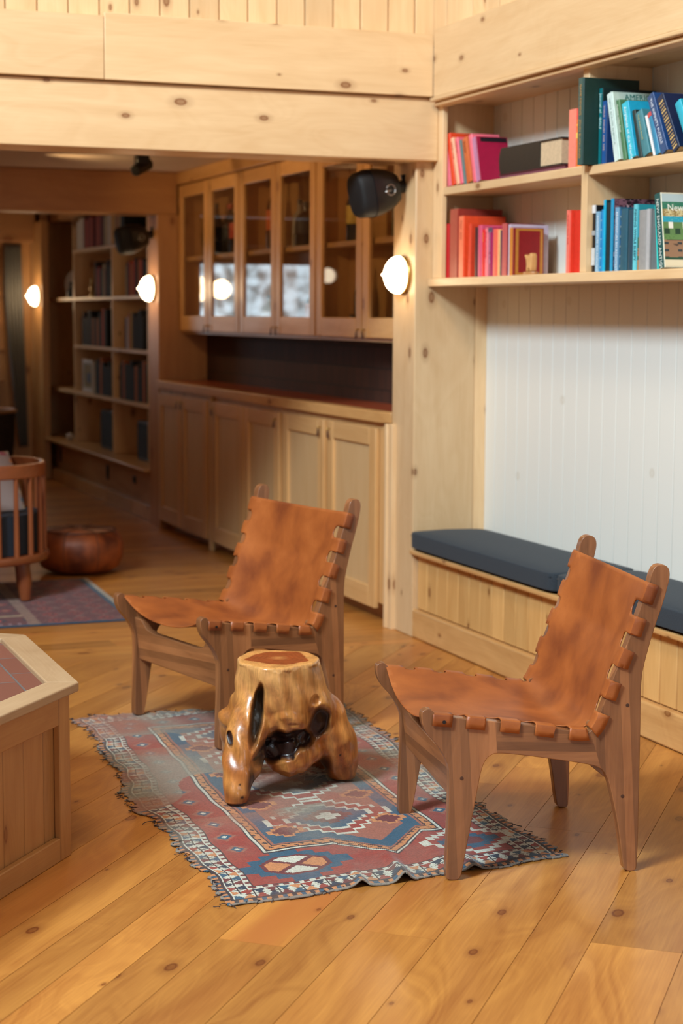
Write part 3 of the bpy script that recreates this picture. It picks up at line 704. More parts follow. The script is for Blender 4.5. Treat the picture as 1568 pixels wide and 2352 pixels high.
B('book', 6.120, .032, .048, .168, .135, (158, 14, 60), ZUL, label='crimson-covered leaning book with black top band', group=GL, mark=[(0, 1, (190, 130, 170))], cover=multi(patch(.02, .132, .88, .985, (24, 14, 26)), blobs([(158, 14, 60), (158, 14, 60), (158, 14, 60), (30, 8, 20)], 5, z0=.06, z1=.24, x0=.085)))
# lying books
e = empty('book', (3.0, 5.76, ZUL), 'thin plum book lying flat under the thick black book', 'book', GL)
MB().box(2.925, 3.09, 5.415, 5.930, ZUL, ZUL+.002).build('book_cover', colour(wcol(96, 40, 56)), e) ; MB().box(2.93, 3.085, 5.42, 5.925, ZUL+.002, ZUL+.014).build('pages', colour(wcol(128, 70, 86)), e); MB().box(2.925, 3.09, 5.415, 5.930, ZUL+.014, ZUL+.016).build('book_cover', colour(wcol(96, 40, 56)), e)
e = empty('book', (3.0, 5.76, ZUL+.017), 'very thick worn black book lying on its side', 'book', GL)
zc = ZUL+.0165
def lie(p, q, s): return (2.925+s, p, zc+q)
pr = [(5.600, .0), (5.915, .0), (5.925, .02), (5.928, .045), (5.925, .07), (5.912, .094), (5.600, .094), (5.600, .088), (5.905, .088), (5.915, .05), (5.905, .006), (5.600, .006)]
MB().prism([(a, c) for a, c in [(5.44, 0), (5.912, 0), (5.922, .02), (5.925, .05), (5.921, .075), (5.908, .096), (5.44, .096), (5.44, .090), (5.60, .090), (5.60, .006), (5.44, .006)]], lie, 0, .16, g=(0, 1, 0)).build('book_cover', plain('worn_black_leather', (0.010, 0.009, 0.009), 0.5, noise=0.6, nscale=60, bumpd=.001, col2=(0.012, .010, .009)), e)
MB().prism([(5.445, .006), (5.60, .006), (5.60, .090), (5.445, .090)], lie, .004, .155, g=(0, 1, 0)).build('pages', M['page'], e)
B('book', 5.397, .062, 0, .197, .13, (216, 74, 58), ZUL, label='wide coral-pink book at the upper shelf upright', group=GL, mark=[(0, 1, (240, 136, 118))])
B('book', 5.332, .028, 0, .158, .11, (234, 128, 34), ZUL, label='amber paperback with yellow emblem beside the coral book', group=GL, mark=[(.60, .72, (236, 196, 90)), (.86, .9, (250, 170, 70))], title=None, x=2.922)
B('book', 5.300, .026, 0, .195, .12, (200, 48, 34), ZUL, x=2.96, label='red book squeezed between the amber paperback and the upright', group=GL)
# upper right bay
B('book', 5.2225, .034, 0, .283, .211, (20, 52, 46), ZUR, x=2.868, label='tall dark green GAME FISHING book standing proud of the shelf', group=GL, title='GAME FISHING   JOHN BUCKLAND', tcol=(184, 142, 82), tsize=.0155, mark=[(0, 1, (48, 86, 84))])
B('book', 5.187, .019, .0, .249, .205, (8, 38, 40), ZUR, label='dark teal GOLF book right of the tall green one', group=GL, title='Journal of   GOLF', tcol=(190, 230, 230), tsize=.016, mark=[(0, 1, (0, 110, 120))])
B('book', 5.165, .027, .0, .205, .15, (14, 52, 108), ZUR, label='royal blue book with small spaced title', group=GL, title='WORLD  ENOUGH  AND  TIME', tcol=(214, 190, 180), tsize=.0105, mark=[(0, 1, (30, 84, 150))])
B('book', 5.080, .034, .060, .222, .155, (190, 212, 200), ZUR, label='large pale green leaning book with AMERICA on its cover', group=GL, title='VIEWS ACROSS AMERICA', tcol=(160, 186, 180), tsize=.014, mark=[(0, 1, (206, 228, 226))], cover=multi(ctext('AMERICA', .028, .046, .018, (40, 120, 110)), ctext('VIEWS', .030, .012, .040, (40, 130, 122))))
B('book', 5.027, .022, .056, .195, .13, (70, 120, 84), ZUR, label='green paperback leaning between pale green and turquoise books', group=GL, title='October Indian River', tcol=(220, 236, 220), tsize=.011)
B('book', 4.988, .040, .055, .180, .13, (20, 160, 200), ZUR, label='bright turquoise Airplanes of the World book leaning', group=GL, title='Airplanes of the World', tcol=(228, 246, 250), tsize=.019, mark=[(0, 1, (52, 190, 216))])
B('book', 4.930, .020, .050, .152, .12, (14, 44, 48), ZUR, label='near-black teal book leaning behind the turquoise airplane book', group=GL)
B('book', 4.904, .044, .056, .140, .12, (64, 128, 140), ZUR, label='muted teal leaning book with small gold title', group=GL, title='THE WATER DALES', tcol=(190, 196, 150), tsize=.010)
B('book', 4.842, .010, .056, .128, .12, (225, 225, 225), ZUR, label='thin white leaning book with reddish cover edge', group=GL)
B('book', 4.828, .026, .054, .134, .12, (40, 130, 170), ZUR, label='sky blue leaning book with red top left of the puzzle book', group=GL, mark=[(.90, 1, (200, 80, 80))])
B('book', 4.790, .036, .095, .184, .14, (26, 66, 122), ZUR, label='navy THE INFINITY PUZZLE book leaning left', group=GL, title='THE INFINITY PUZZLE', tcol=(216, 226, 240), tsize=.0165, mark=[(0, 1, (44, 78, 124))])
def orn(e, mp, th, hh, dp):
    g1 = colour(wcol(206, 176, 112)); mb = MB()
    for k in range(16):
        z0 = .05+.055*k
        mb.prism([(-.0009, -th*.85), (-.0009, -th*.15), (0, -th*.15), (0, -th*.85)], lambda p, q, s: mp(p, q, s), z0*hh, (z0+(.012 if k % 3 else .026))*hh)
    mb.build('gilt_lines', g1, e)
B('book', 4.722, .038, .105, .172, .13, (14, 34, 70), ZUR, label='navy book with gilt-lined spine leaning at the right edge', group=GL, cover=orn, mark=[(0, 1, (24, 40, 70))])
B('book', 4.640, .036, .085, .145, .13, (30, 170, 196), ZUR, label='turquoise book leaning past the gilt navy book at the frame edge', group=GL)
B('book', 4.565, .040, .05, .16, .13, (40, 90, 140), ZUR, label='blue book beyond the last turquoise one, mostly out of view', group=GL)

# wooden figurine on the lower shelf
fz = empty('wooden_figurine', (2.93, 5.66, ZL), 'small carved pale wood animal on a round base before the gilt book', 'figurine')
MB().lathe([(0.001, 0), (.040, 0), (.042, .005), (.040, .011), (.001, .012)], lambda x, y, z: (2.935+x*.55, 5.672+y, ZL+z), n=28).build('base', M['pine_dark'], fz, smooth='auto')
pts = [(-.022, 0), (-.020, .026), (-.024, .042), (-.036, .058), (-.030, .062), (-.016, .054), (-.006, .052), (.000, .062), (.012, .066), (.020, .058), (.020, .03), (.017, 0), (.006, 0), (.003, .010), (-.004, .012), (-.010, .008), (-.011, 0)]
o = MB().prism(pts, lambda a, c, t: (2.935+t, 5.668-a, ZL+.0121+c), -.012, .012, g=(0, 0, 1)).build('animal', M['pine_warm'], fz, bevel=.004, seg=3)

# ================================================================== BAR: BASE CABINETS
def handle(parent, x, y, z, flip=1):
    h = MB(); h.tube([(x+.004, y, z+.012), (x-.010, y, z+.010), (x-.013, y, z)], .0035, 8)
    o = h.build('handle', M['brass'], parent, smooth=True)
    t = MB(); t.prism([(-.004, .004), (.004, .004), (.011, -.030), (-.011, -.030)], lambda a, c, q: (x-.012+q, y+a+c*.25*flip, z+c), -.002, .002)
    t.build('leather_tab', M['dark_leather'], o if False else parent, bevel=.001)
def panel_door(parent, x, y0, y1, z0, z1, st=.07, mat='pine_door', pmat='panel', glass=False, hy=None, hz=None, rb=None):
    d = MB(); t = .02
    rb = rb or st
    d.box(x-t, x, y0, y0+st, z0, z1); d.box(x-t, x, y1-st, y1, z0, z1)
    d.box(x-t, x, y0+st, y1-st, z1-st, z1, g=(0, 1, 0)); d.box(x-t, x, y0+st, y1-st, z0, z0+rb, g=(0, 1, 0))
    o = d.build('door', M[mat], parent, bevel=.003)
    if glass: MB().box(x-.012, x-.008, y0+st-.004, y1-st+.004, z0+rb-.004, z1-st+.004).build('glass_pane', M['glass'], o)
    else:
        MB().box(x-.008, x-.003, y0+st, y1-st, z0+rb, z1-st).build('door_panel', M[pmat], o)
    if hy: 
        h = MB(); h.tube([(x-t+.002, hy, hz+.010), (x-t-.012, hy, hz+.010), (x-t-.014, hy, hz)], .0035, 8); h.build('handle', M['brass'], o, smooth=True)
        fl = 1 if hy > (y0+y1)/2 else -1
        MB().prism([(-.004, .004), (.004, .004), (.012, -.030), (-.012, -.030)], lambda a, c, q: (x-t-.013+q, hy+a+c*.2*fl, hz+c), -.002, .002).build('leather_pull', M['dark_leather'], o, bevel=.001)
    return o
units = [(6.775, 8.075, 'pine base cabinet nearest the pillar, behind the left leather chair', [(6.842, 7.425), (7.475, 8.04)]),
         (8.085, 9.27, 'middle pine base cabinet of the bar counter', [(8.10, 8.655), (8.665, 9.225)]),
         (9.28, 10.365, 'farthest pine base cabinet of the bar counter, near the wide post', [(9.325, 9.845), (9.855, 10.35)])]
for i, (y0, y1, lab, drs) in enumerate(units):
    c = empty('base_cabinet', (2.98, (y0+y1)/2, 0), lab, 'cabinet', 'bar base cabinets')
    MB().box(2.835, 3.13, y0, y1, 0.085, 0.858).build('cabinet_body', M['pine_door'], c)
    MB().box(2.89, 3.13, y0, y1, 0.0, 0.085, g=(0, 1, 0)).build('toe_kick', M['pine_dark'], c)
    for k, (a, d_) in enumerate(drs):
        hy = d_-.035 if k == 0 else a+.035
        if i == 1: hy = a+.035 if k == 0 else d_-.035
        panel_door(c, 2.834, a, d_, .06 if i == 0 else .055, .835, hy=hy, hz=.79, st=.075, rb=.09)
    if i == 1: MB().box(2.812, 2.835, 9.232, 9.275, 0.0, .858).build('stile', M['pine_door'], c, bevel=.003)
ct = empty('bar_counter', (2.97, 8.5, .86), 'long bar worktop with pine edge and red tiled surface', 'worktop')
MB().prism([(2.806, 10.365), (2.806, 6.80), (2.835, 6.725), (2.87, 6.725), (2.87, 10.365)], lambda a, c, q: (a, c, q), .862, .909, g=(0, 1, 0)).build('edge_trim', M['pine_warm'], ct, bevel=.004)
MB().box(2.871, 3.134, 6.705, 10.365, .862, .906, g=(0, 1, 0)).build('tile_surface', M['countertile'], ct)
MB().box(2.806, 2.87, 10.366, 10.60, .862, .909, g=(0, 1, 0)).build('edge_trim', M['pine_warm'], ct, bevel=.004) if False else None

# ================================================================== BAR: UPPER CABINETS
ul = [(6.76, 7.955, 'glass-door wall cabinet at the right end, beside the black speaker', [(6.77, 7.35), (7.36, 7.95)]),
      (7.965, 9.16, 'middle glass-door wall cabinet above the bar counter', [(7.972, 8.548), (8.556, 9.155)]),
      (9.168, 10.36, 'left-most glass-door wall cabinet above the bar counter', [(9.175, 9.745), (9.755, 10.352)])]
for i, (y0, y1, lab, drs) in enumerate(ul):
    c = empty('wall_cabinet', (3.05, (y0+y1)/2, 1.2), lab, 'cabinet', 'glazed bar cabinets')
    bd = MB(); bd.box(2.975, 3.13, y0, y1, 1.195, 1.215, g=(0, 1, 0)); bd.box(2.975, 3.13, y0, y1, 2.075, 2.088, g=(0, 1, 0))
    bd.box(2.975, 3.13, y0, y0+.016, 1.215, 2.075); bd.box(2.975, 3.13, y1-.016, y1, 1.215, 2.075); bd.box(3.122, 3.132, y0+.016, y1-.016, 1.215, 2.075)
    bd.build('cabinet_body', M['pine_warm'], c)
    MB().box(2.985, 3.121, y0+.017, y1-.017, 1.632, 1.656, g=(0, 1, 0)).build('shelf', M['pine_warm'], c)
    for k, (a, d_) in enumerate(drs):
        panel_door(c, 2.974, a, d_, 1.212, 2.082, st=.072, rb=.09, mat='pine_warm', glass=True, hy=(d_-.03 if k == 0 else a+.03), hz=1.238)
# bottles
def bottle(x, y, z, h, r, glasscol, labcol, label, capcol=(0.02, .02, .02), z0=.3, z1=.62, lab=True):
    e = empty('bottle', (x, y, z), label, 'bottle', 'bottles in the glazed bar cabinets')
    mp = lambda a, c, q: (x+a, y+c, z+.0005+q)
    MB().lathe([(.001, 0), (r*.95, 0), (r, .006), (r, h*.58), (r*.8, h*.68), (r*.34, h*.78), (r*.32, h*.93)], mp, 16).build('glass_body', colour(glasscol, .12), e, smooth='auto')
    MB().lathe([(r*.36, h*.90), (r*.36, h), (.001, h)], mp, 12).build('cap', colour(capcol, .4), e, smooth='auto')
    if lab: MB().lathe([(r*1.01, h*z0*.9), (r*1.02, h*z0*.9+.001), (r*1.02, h*z1*.9), (r*1.01, h*z1*.9+.001)], mp, 16).build('bottle_label', colour(labcol, .6), e, smooth='auto')
zs, zl = 1.6565, 1.2155
BT = [(3.05, 10.02, zs, .27, .04, (.02, .02, .015), (.05, .05, .05), 'dark bottle on the shelf behind the farthest glass door'),
      (3.05, 9.88, zs, .30, .04, (.015, .012, .01), (.03, .03, .03), 'second dark bottle on the shelf of the farthest door'),
      (3.05, 9.50, zs, .30, .042, (.03, .015, .01), (.62, .08, .04), 'bottle with red label and red cap behind the second glass door'),
      (3.05, 9.62, zs, .28, .045, (.02, .015, .01), (.04, .04, .04), 'black squat bottle left of the red-labelled one'),
      (3.03, 8.79, zs, .36, .042, (.12, .05, .02), (.75, .16, .03), 'tall bottle with orange label and red neck in the middle cabinet'),
      (3.06, 8.475, zs, .24, .04, (.3, .27, .22), (.4, .36, .3), 'clear pale bottle left in the fourth door'),
      (3.05, 8.36, zs, .22, .055, (.02, .015, .012), (.03, .02, .02), 'short dark round bottle in the middle cabinet'),
      (3.05, 8.17, zs, .30, .042, (.04, .03, .02), (.62, .6, .58), 'bottle with white label beside the door edge of the middle cabinet'),
      (3.04, 7.66, zs, .29, .042, (.02, .03, .04), (.70, .50, .10), 'bottle with yellow and blue label behind the fifth door'),
      (3.05, 7.14, zs, .30, .04, (.16, .14, .08), (.20, .17, .12), 'brown bottle half hidden by the black speaker'),
      (3.05, 7.02, zs, .26, .045, (.06, .05, .03), (.35, .30, .2), 'squat olive bottle behind the black speaker'),
      (3.05, 8.92, zl, .20, .045, (.35, .42, .42), (.62, .66, .66), 'white-labelled bottle at the bottom of the middle cabinet'),
      (3.05, 8.23, zl, .27, .048, (.05, .04, .03), (.66, .30, .18), 'bottle with orange and white label at the bottom of the fourth door'),
      (3.05, 9.42, zl, .18, .045, (.02, .04, .04), (.03, .06, .06), 'low dark green bottle at the bottom of the second door'),
      (3.05, 8.10, zl, .24, .04, (.12, .03, .02), (.5, .18, .1), 'slim reddish bottle at the right edge of the fourth door'),
      (3.05, 7.58, zl, .34, .04, (.01, .02, .012), (.02, .03, .02), 'tall dark wine bottle with red neck behind the fifth door'),
      (3.05, 7.72, zl, .10, .03, (.5, .55, .55), (.5, .5, .5), 'small silvery glass jar at the bottom of the fifth door'),
      (3.05, 7.10, zl, .33, .042, (.015, .012, .01), (.03, .025, .02), 'black bottle behind the glowing round wall lamp'),
      (3.05, 6.95, zl, .27, .045, (.05, .03, .02), (.4, .34, .24), 'bottle with cream label right of the black one in the last door')]
for t in BT:
    cap = (.55, .05, .03) if 'red' in t[-1] else (.03, .03, .03)
    bottle(*t[:7], t[7], capcol=cap, lab=('jar' not in t[7]))

# ================================================================== WALL LAMPS
def sconce(x, y, z, r, label, ax=(-1, 0, 0)):
    e = empty('wall_lamp', (x, y, z), label, 'lamp', 'round wall lamps')
    if ax[0]: mp = lambda a, c, q: (x-q, y+a, z+c)
    else: mp = lambda a, c, q: (x+a, y-q, z+c)
    MB().lathe([(.001, 0), (r*1.0, 0), (r*1.02, .01), (r*.95, .016), (.001, .016)], mp, 32).build('backplate', M['brass'], e, smooth='auto')
    prof = [(r*.90, .016), (r*1.0, .024)]+[(r*math.cos(t), .024+r*.78*math.sin(t)) for t in np.linspace(0.12, 1.36, 10)]+[(r*.15, .024+r*.84), (r*.05, .024+r*.97), (.001, .024+r*.99)]
    MB().lathe([(max(a, .001), c) for a, c in prof], mp, 36).build('glass_shade', M['shade'], e, smooth=True)
sconce(XW, 6.585, 1.477, .077, 'glowing round wall lamp on the pine pillar under the near speaker')
sconce(XW, 10.49, 1.467, .078, 'glowing round wall lamp on the far post beside the bookcase')
sconce(2.789, 13.80, 1.445, .078, 'farthest glowing round wall lamp beside the grey curtain')
for nm, (x, y, z), pw in (('wall_lamp_light', (2.66, 6.585, 1.477), 1.3), ('wall_lamp_light', (2.66, 10.49, 1.467), 2.4), ('wall_lamp_light', (2.62, 13.80, 1.445), 2.6)):
    l = bpy.data.lights.new(nm, 'POINT'); l.energy = pw; l.color = (1, .66, .34); l.shadow_soft_size = .06
    o = bpy.data.objects.new(nm, l); COL.objects.link(o); o.location = (x, y, z)
# pendant globes deeper in the bar room, seen mirrored in the glass doors
for k, (x, y, z) in enumerate(((1.30, 12.2, 1.60), (0.72, 11.6, 1.58), (0.3, 9.6, 1.86), (0.25, 9.4, 1.55))):
    e = empty('pendant_lamp', (x, y, z), ['glowing globe lamp hanging before the far window', 'second globe lamp hanging left of the far window', 'high globe lamp near the ceiling of the bar room', 'low globe lamp in the middle of the bar room'][k], 'lamp', 'globe lamps in the bar room')
    MB().lathe([(max(.055*math.sin(t), .001), -.055*math.cos(t)) for t in np.linspace(0, PI, 14)], lambda a, c, q: (x+a, y+c, z+q), 20).build('glass_globe', M['globe'], e, smooth=True)
    MB().tube([(x, y, z+.054), (x, y, 2.163)], .004, 6).build('cord', M['black'], e)

# ================================================================== SPEAKERS, SPOTLIGHT
def speaker(base, tip, size, label):
    e = empty('wall_speaker', base, label, 'speaker', 'black wall speakers')
    A = Vector(base); T = Vector(tip); ax = (T-A).normalized(); s_ = ax.cross(Vector((0, 0, 1))).normalized(); u = s_.cross(ax)
    Ln = (T-A).length
    def ring(t, wx, wz, n=28, p=3.2):
        out = []
        for k in range(n):
            a = 2*PI*k/n; c, s = math.cos(a), math.sin(a)
            q = (abs(c)**p+abs(s)**p)**(-1/p); out.append(A+ax*t*Ln+s_*(wx*q*c)+u*(wz*q*s))
        return out
    def loft(rs, name, mat, sm='auto'):
        vs = []; fs = []; n = 28
        for r_ in rs: vs += r_
        for i in range(len(rs)-1):
            for k in range(n): k2 = (k+1) % n; fs.append((i*n+k, i*n+k2, (i+1)*n+k2, (i+1)*n+k))
        fs.append(tuple(range(n))[::-1]); fs.append(tuple((len(rs)-1)*n+k for k in range(n)))
        return MB().solid(vs, fs).build(name, mat, e, smooth=sm)
    s0 = size
    loft([ring(.22, s0*.35, s0*.42), ring(.25, s0*.50, s0*.62), ring(.40, s0*.62, s0*.85), ring(.62, s0*.70, s0*1.0), ring(.76, s0*.72, s0*1.03)], 'housing', M['black'])
    loft([ring(.765, s0*.70, s0*1.0), ring(.93, s0*.67, s0*.95), ring(.98, s0*.60, s0*.86), ring(1.0, s0*.50, s0*.74)], 'grille', M['grille'])
    bk = MB(); bk.tube([A, A+ax*.22*Ln], [s0*.30, s0*.26], 14); bk.tube([A+u*s0*.5-ax*0.0, A-u*s0*.5], s0*.2, 12)
    bk.build('bracket', M['black'], e, smooth='auto')
    cen = A+ax*.5*Ln-s_*(-1)*0
    side = -s_ if s_.y > 0 else s_
    c0 = A+ax*.48*Ln+side*(s0*.685)
    rg = MB(); pts = [c0+ax*(.22*s0*math.cos(t))+u*(.22*s0*math.sin(t)) for t in np.linspace(.5, 2*PI+.1, 24)]
    rg.tube(pts, .0022, 6); rg.tube([c0-ax*.03*s0, c0+ax*.30*s0-u*.05*s0], .003, 6); rg.build('emblem', M['steel'], e, smooth=True)
speaker((2.845, 6.60, 1.838), (2.600, 6.555, 1.785), .094, 'black wall speaker on the near pine pillar above the round lamp')
speaker((2.84, 10.50, 1.800), (2.60, 10.44, 1.745), .088, 'black wall speaker on the far post before the bookcase')
sp_ = empty('ceiling_spotlight', (2.45, 9.3, 2.16), 'small black spotlight fixed to the ceiling of the bar room', 'spotlight')
MB().box(2.415, 2.485, 9.26, 9.34, 2.115, 2.165).build('mount', M['black'], sp_, bevel=.008)
MB().tube([(2.49, 9.32, 2.125), (2.40, 9.26, 2.075)], [.036, .030], 18).build('lamp_head', M['black'], sp_, smooth='auto', bevel=.004)

# ================================================================== FAR BOOKCASE
bc = empty('far_bookcase', (3.05, 12.3, .31), 'tall built-in pine bookcase past the far post, four tiers of cubbies', 'bookcase')
for zz in (1.775, 1.419, 1.064, .716):
    MB().box(2.915 if zz != 1.419 and zz != .716 else 2.90, 3.22, 10.61, 14.0 if zz in (1.419, .716) else 13.13, zz-.012, zz+.012, g=(0, 1, 0)).build('shelf', M['pine'], bc, bevel=.003)
MB().box(2.80, 3.22, 10.615, 14.0, .316, .338, g=(0, 1, 0)).build('bottom_shelf', M['pine_warm'], bc, bevel=.006)
for yy in (10.965, 11.92, 13.13): MB().box(2.92, 3.22, yy-.014, yy+.014, .339, 2.03).build('upright', M['pine'], bc, bevel=.002)
MB().box(2.925, 2.945, 10.615, 10.95, .339, 2.03).build('end_panel', M['pine_dark'], bc)
MB().box(2.915, 3.22, 10.61, 14.0, 2.03, 2.16, g=(0, 1, 0)).build('top_board', M['pine_dark'], bc)
MB().box(3.205, 3.219, 10.99, 14.0, .339, 2.03).build('back_panel', M['pine_dark'], bc)
GB = 'books in the far bookcase'
names = {(18, 14, 16): 'near-black', (60, 22, 26): 'oxblood', (150, 30, 40): 'crimson', (170, 90, 40): 'tan', (24, 30, 48): 'ink-blue', (200, 176, 140): 'cream', (90, 60, 40): 'brown', (40, 50, 40): 'dark green', (190, 70, 40): 'rust', (230, 225, 215): 'white', (120, 30, 26): 'dark red', (40, 46, 120): 'violet-blue', (190, 150, 60): 'mustard'}
places = {}
def far_row(y, ymin, z, cols, where, hs=(.19, .27), dep=.17, x=2.94):
    prev = None
    for i, c in enumerate(cols):
        th = random.uniform(.035, .062) if len(cols) > 4 else .07
        if y-th < ymin: break
        h = random.uniform(*hs)
        nxt = names[prev] if prev else None
        lab = '%s book %s, %s' % (names[c], where, 'at its left end' if i == 0 else 'after %s %s one' % ('an' if nxt[0] in 'aeiou' else 'a', nxt))
        places[lab] = places.get(lab, 0)+1
        if places[lab] > 1: lab += ', ' + ['', '', 'farther right', 'near the upright', 'last'][min(places[lab], 4)]
        e = empty('book', (x, y, z), lab, 'book', GB)
        MB().box(x, x+dep, y-th+.001, y, z+.0005, z+h).build('book_cover', colour(tuple(q*(1.0 if max(c) > 110 else .4) for q in wcol(*c)), .8), e, bevel=.002)
        MB().box(x+.004, x+dep-.002, y-th+.006, y-.005, z+h, z+h+.0006).build('pages', M['page'], e)
        prev = c; y -= th
K = list(names)
bk, ox, cr_, tn, ink, crm, brn, dg_, rust, wh, dr, vi, mu = K
far_row(13.05, 12.45, 1.787, [crm, wh, crm, wh, crm, dr, dr, rust, dr, dr, rust, dr, crm, wh], 'on the top left tier', (.20, .235), x=2.93)
far_row(12.44, 11.95, 1.787, [dr, rust, dr, dr, brn, crm, crm, wh], 'on the top tier beside the divider', (.20, .235), x=2.93)
far_row(11.85, 11.3, 1.787, [crm, tn, crm, ink, bk], 'on the top right tier', (.20, .23), x=2.93)
far_row(12.52, 11.95, 1.431, [ox, cr_, cr_, bk, ink, crm, dr, bk, ox, bk], 'on the second tier beside the brass figure', (.19, .26))
far_row(11.62, 11.0, 1.431, [crm, bk, rust, tn, rust, bk, bk, tn, rust, bk, ox, bk], 'on the second tier by the post', (.20, .25))
far_row(12.95, 11.95, 1.076, [ink, ox, ink, bk, ox, bk, bk, tn, bk, ox, tn, bk, ink, rust, bk, bk], 'on the third tier left cubby', (.19, .27))
far_row(11.64, 11.0, 1.076, [vi, wh, cr_, mu, brn, bk, bk, bk, ink, bk, bk], 'on the third tier right cubby', (.20, .27))
far_row(12.58, 11.95, .728, [crm, bk, ink, bk, tn, bk, bk, ink, bk, bk, bk], 'on the fourth tier left cubby', (.20, .27))
far_row(11.80, 11.0, .728, [brn, bk, tn, bk, dg_, bk, ink, bk, tn, brn, bk, bk, tn, bk], 'on the fourth tier right cubby', (.22, .28))
# white picture frame
pf = empty('picture_frame', (2.95, 12.8, .728), 'white picture frame standing in the fourth tier left cubby', 'picture frame')
f_ = MB()
for a in ((12.66, 12.69, .73, .97), (12.97, 13.0, .73, .97), (12.69, 12.97, .73, .76), (12.69, 12.97, .94, .97)): f_.box(2.95, 2.965, a[0], a[1], a[2], a[3])
f_.build('frame', colour((.62, .62, .6)), pf, bevel=.002); MB().box(2.958, 2.962, 12.69, 12.97, .76, .94).build('picture', colour((.25, .2, .1)), pf); MB().box(2.955, 2.9575, 12.76, 12.86, .80, .87).build('picture_motif', colour((.04, .10, .2)), pf)
# black speaker boxes at the bottom
for k, (a, d_) in enumerate(((11.95, 12.45), (10.99, 11.40))):
    e = empty('black_box', (3.0, (a+d_)/2, .339), ['black box in the bottom cubby left of the divider', 'black box in the bottom cubby beside the far post'][k], 'box', 'black boxes in the bottom cubbies')
    MB().box(2.96, 3.18, a, d_, .339, .62 if k == 0 else .60).build('housing', M['black'], e, bevel=.008)
    MB().box(2.952, 2.96, a+.02, d_-.02, .36, .60 if k == 0 else .58).build('front_cloth', M['grille'], e)
# ornaments
pl = empty('white_plate', (3.02, 13.72, 1.431), 'white round plate propped on the left bay shelf', 'plate')
MB().lathe([(.001, 0), (.105, .004), (.13, .016), (.132, .02), (.10, .012), (.001, .008)], lambda a, c, q: (3.02+.62*a*.75-.6*q+c*.05, 13.50-.62*a*.75-.6*q+c*.05, 1.4315+.108+c*.8), 32).build('dish', colour((.55, .52, .48), .3), pl, smooth='auto')
MB().box(3.01, 3.05, 13.47, 13.53, 1.4315, 1.445).build('stand', M['pine_dark'], pl)
dk = empty('dark_figure', (2.95, 13.52, 1.431), 'small dark figure standing before the white plate', 'figurine')
MB().lathe([(.001, 0), (.03, 0), (.035, .03), (.022, .07), (.012, .09), (.018, .11), (.001, .125)], lambda a, c, q: (2.95+a, 13.34+c, 1.4315+q), 14).build('body', M['black'], dk, smooth=True)
MB().lathe([(.001, 0), (.022, 0), (.022, .01), (.001, .012)], lambda a, c, q: (2.95+a, 13.34+c, 1.4315+q), 14).build('base', M['black'], dk)
bf = empty('brass_figure', (2.95, 12.68, 1.431), 'small brass figure on the second tier left of the red books', 'figurine')
MB().lathe([(.001, 0), (.045, 0), (.04, .02), (.02, .03), (.03, .06), (.022, .09), (.012, .11), (.02, .13), (.001, .15)], lambda a, c, q: (2.95+a*.6, 12.62+c+(.03 if q > .05 else 0), 1.4315+q), 16).build('body', M['brass'], bf, smooth=True)
MB().lathe([(.001, 0), (.05, 0), (.05, .008), (.001, .009)], lambda a, c, q: (2.95+a*.6, 12.62+c, 1.4312+q), 16).build('base', M['brass'], bf)
vs_ = empty('branch_vase', (3.05, 13.3, 1.431), 'thin dark branch standing behind the white plate', 'branch')
MB().tube([(3.06, 13.50, 1.4315), (3.08, 13.45, 1.60), (3.09, 13.34, 1.85)], [.006, .006, .003], 6).build('stem', M['cord_dark'], vs_); MB().lathe([(.001, 0), (.03, .01), (.001, .05)], lambda a, c, q: (3.08+a, 13.83+c, 1.62+q), 12).build('dark_head', M['black'], vs_, smooth=True)
ws = empty('white_pebble', (2.9, 13.2, .338), 'small white ball on the bottom shelf by the divider', 'ball')
MB().lathe([(max(.03*math.sin(t), .001), .03-.03*math.cos(t)) for t in np.linspace(0, PI, 10)], lambda a, c, q: (2.90+a, 13.23+c, .3385+q), 16).build('ball', colour((.6, .55, .5)), ws, smooth=True)
yb = empty('yellow_panel', (3.05, 13.15, .73), 'yellow board leaning in the left bay above the lower shelf', 'board')
MB().obox((3.05, 13.19, .86), (.10, 0, 0), (0, .012, -.003), (0, .03, .13)).build('board', colour((.42, .26, .05)), yb)
# outlets
for (y, z, lab) in ((13.57, .20, 'black wall outlet left-most under the far bookcase'), (12.0, .20, 'black wall outlet under the far bookcase, middle one'), (11.25, .215, 'small dark wall outlet nearest the far post under the bookcase')):
    e = empty('wall_outlet', (2.899, y, z), lab, 'outlet', 'outlets under the far bookcase')
    hh_ = .052 if y != 11.25 else .025
    MB().box(2.893, 2.899, y-.032, y+.032, z-hh_, z+hh_).build('cover_plate', M['black'], e, bevel=.002); MB().box(2.890, 2.893, y-.014, y+.014, z-hh_*.6, z+hh_*.6).build('socket', M['grille'], e)

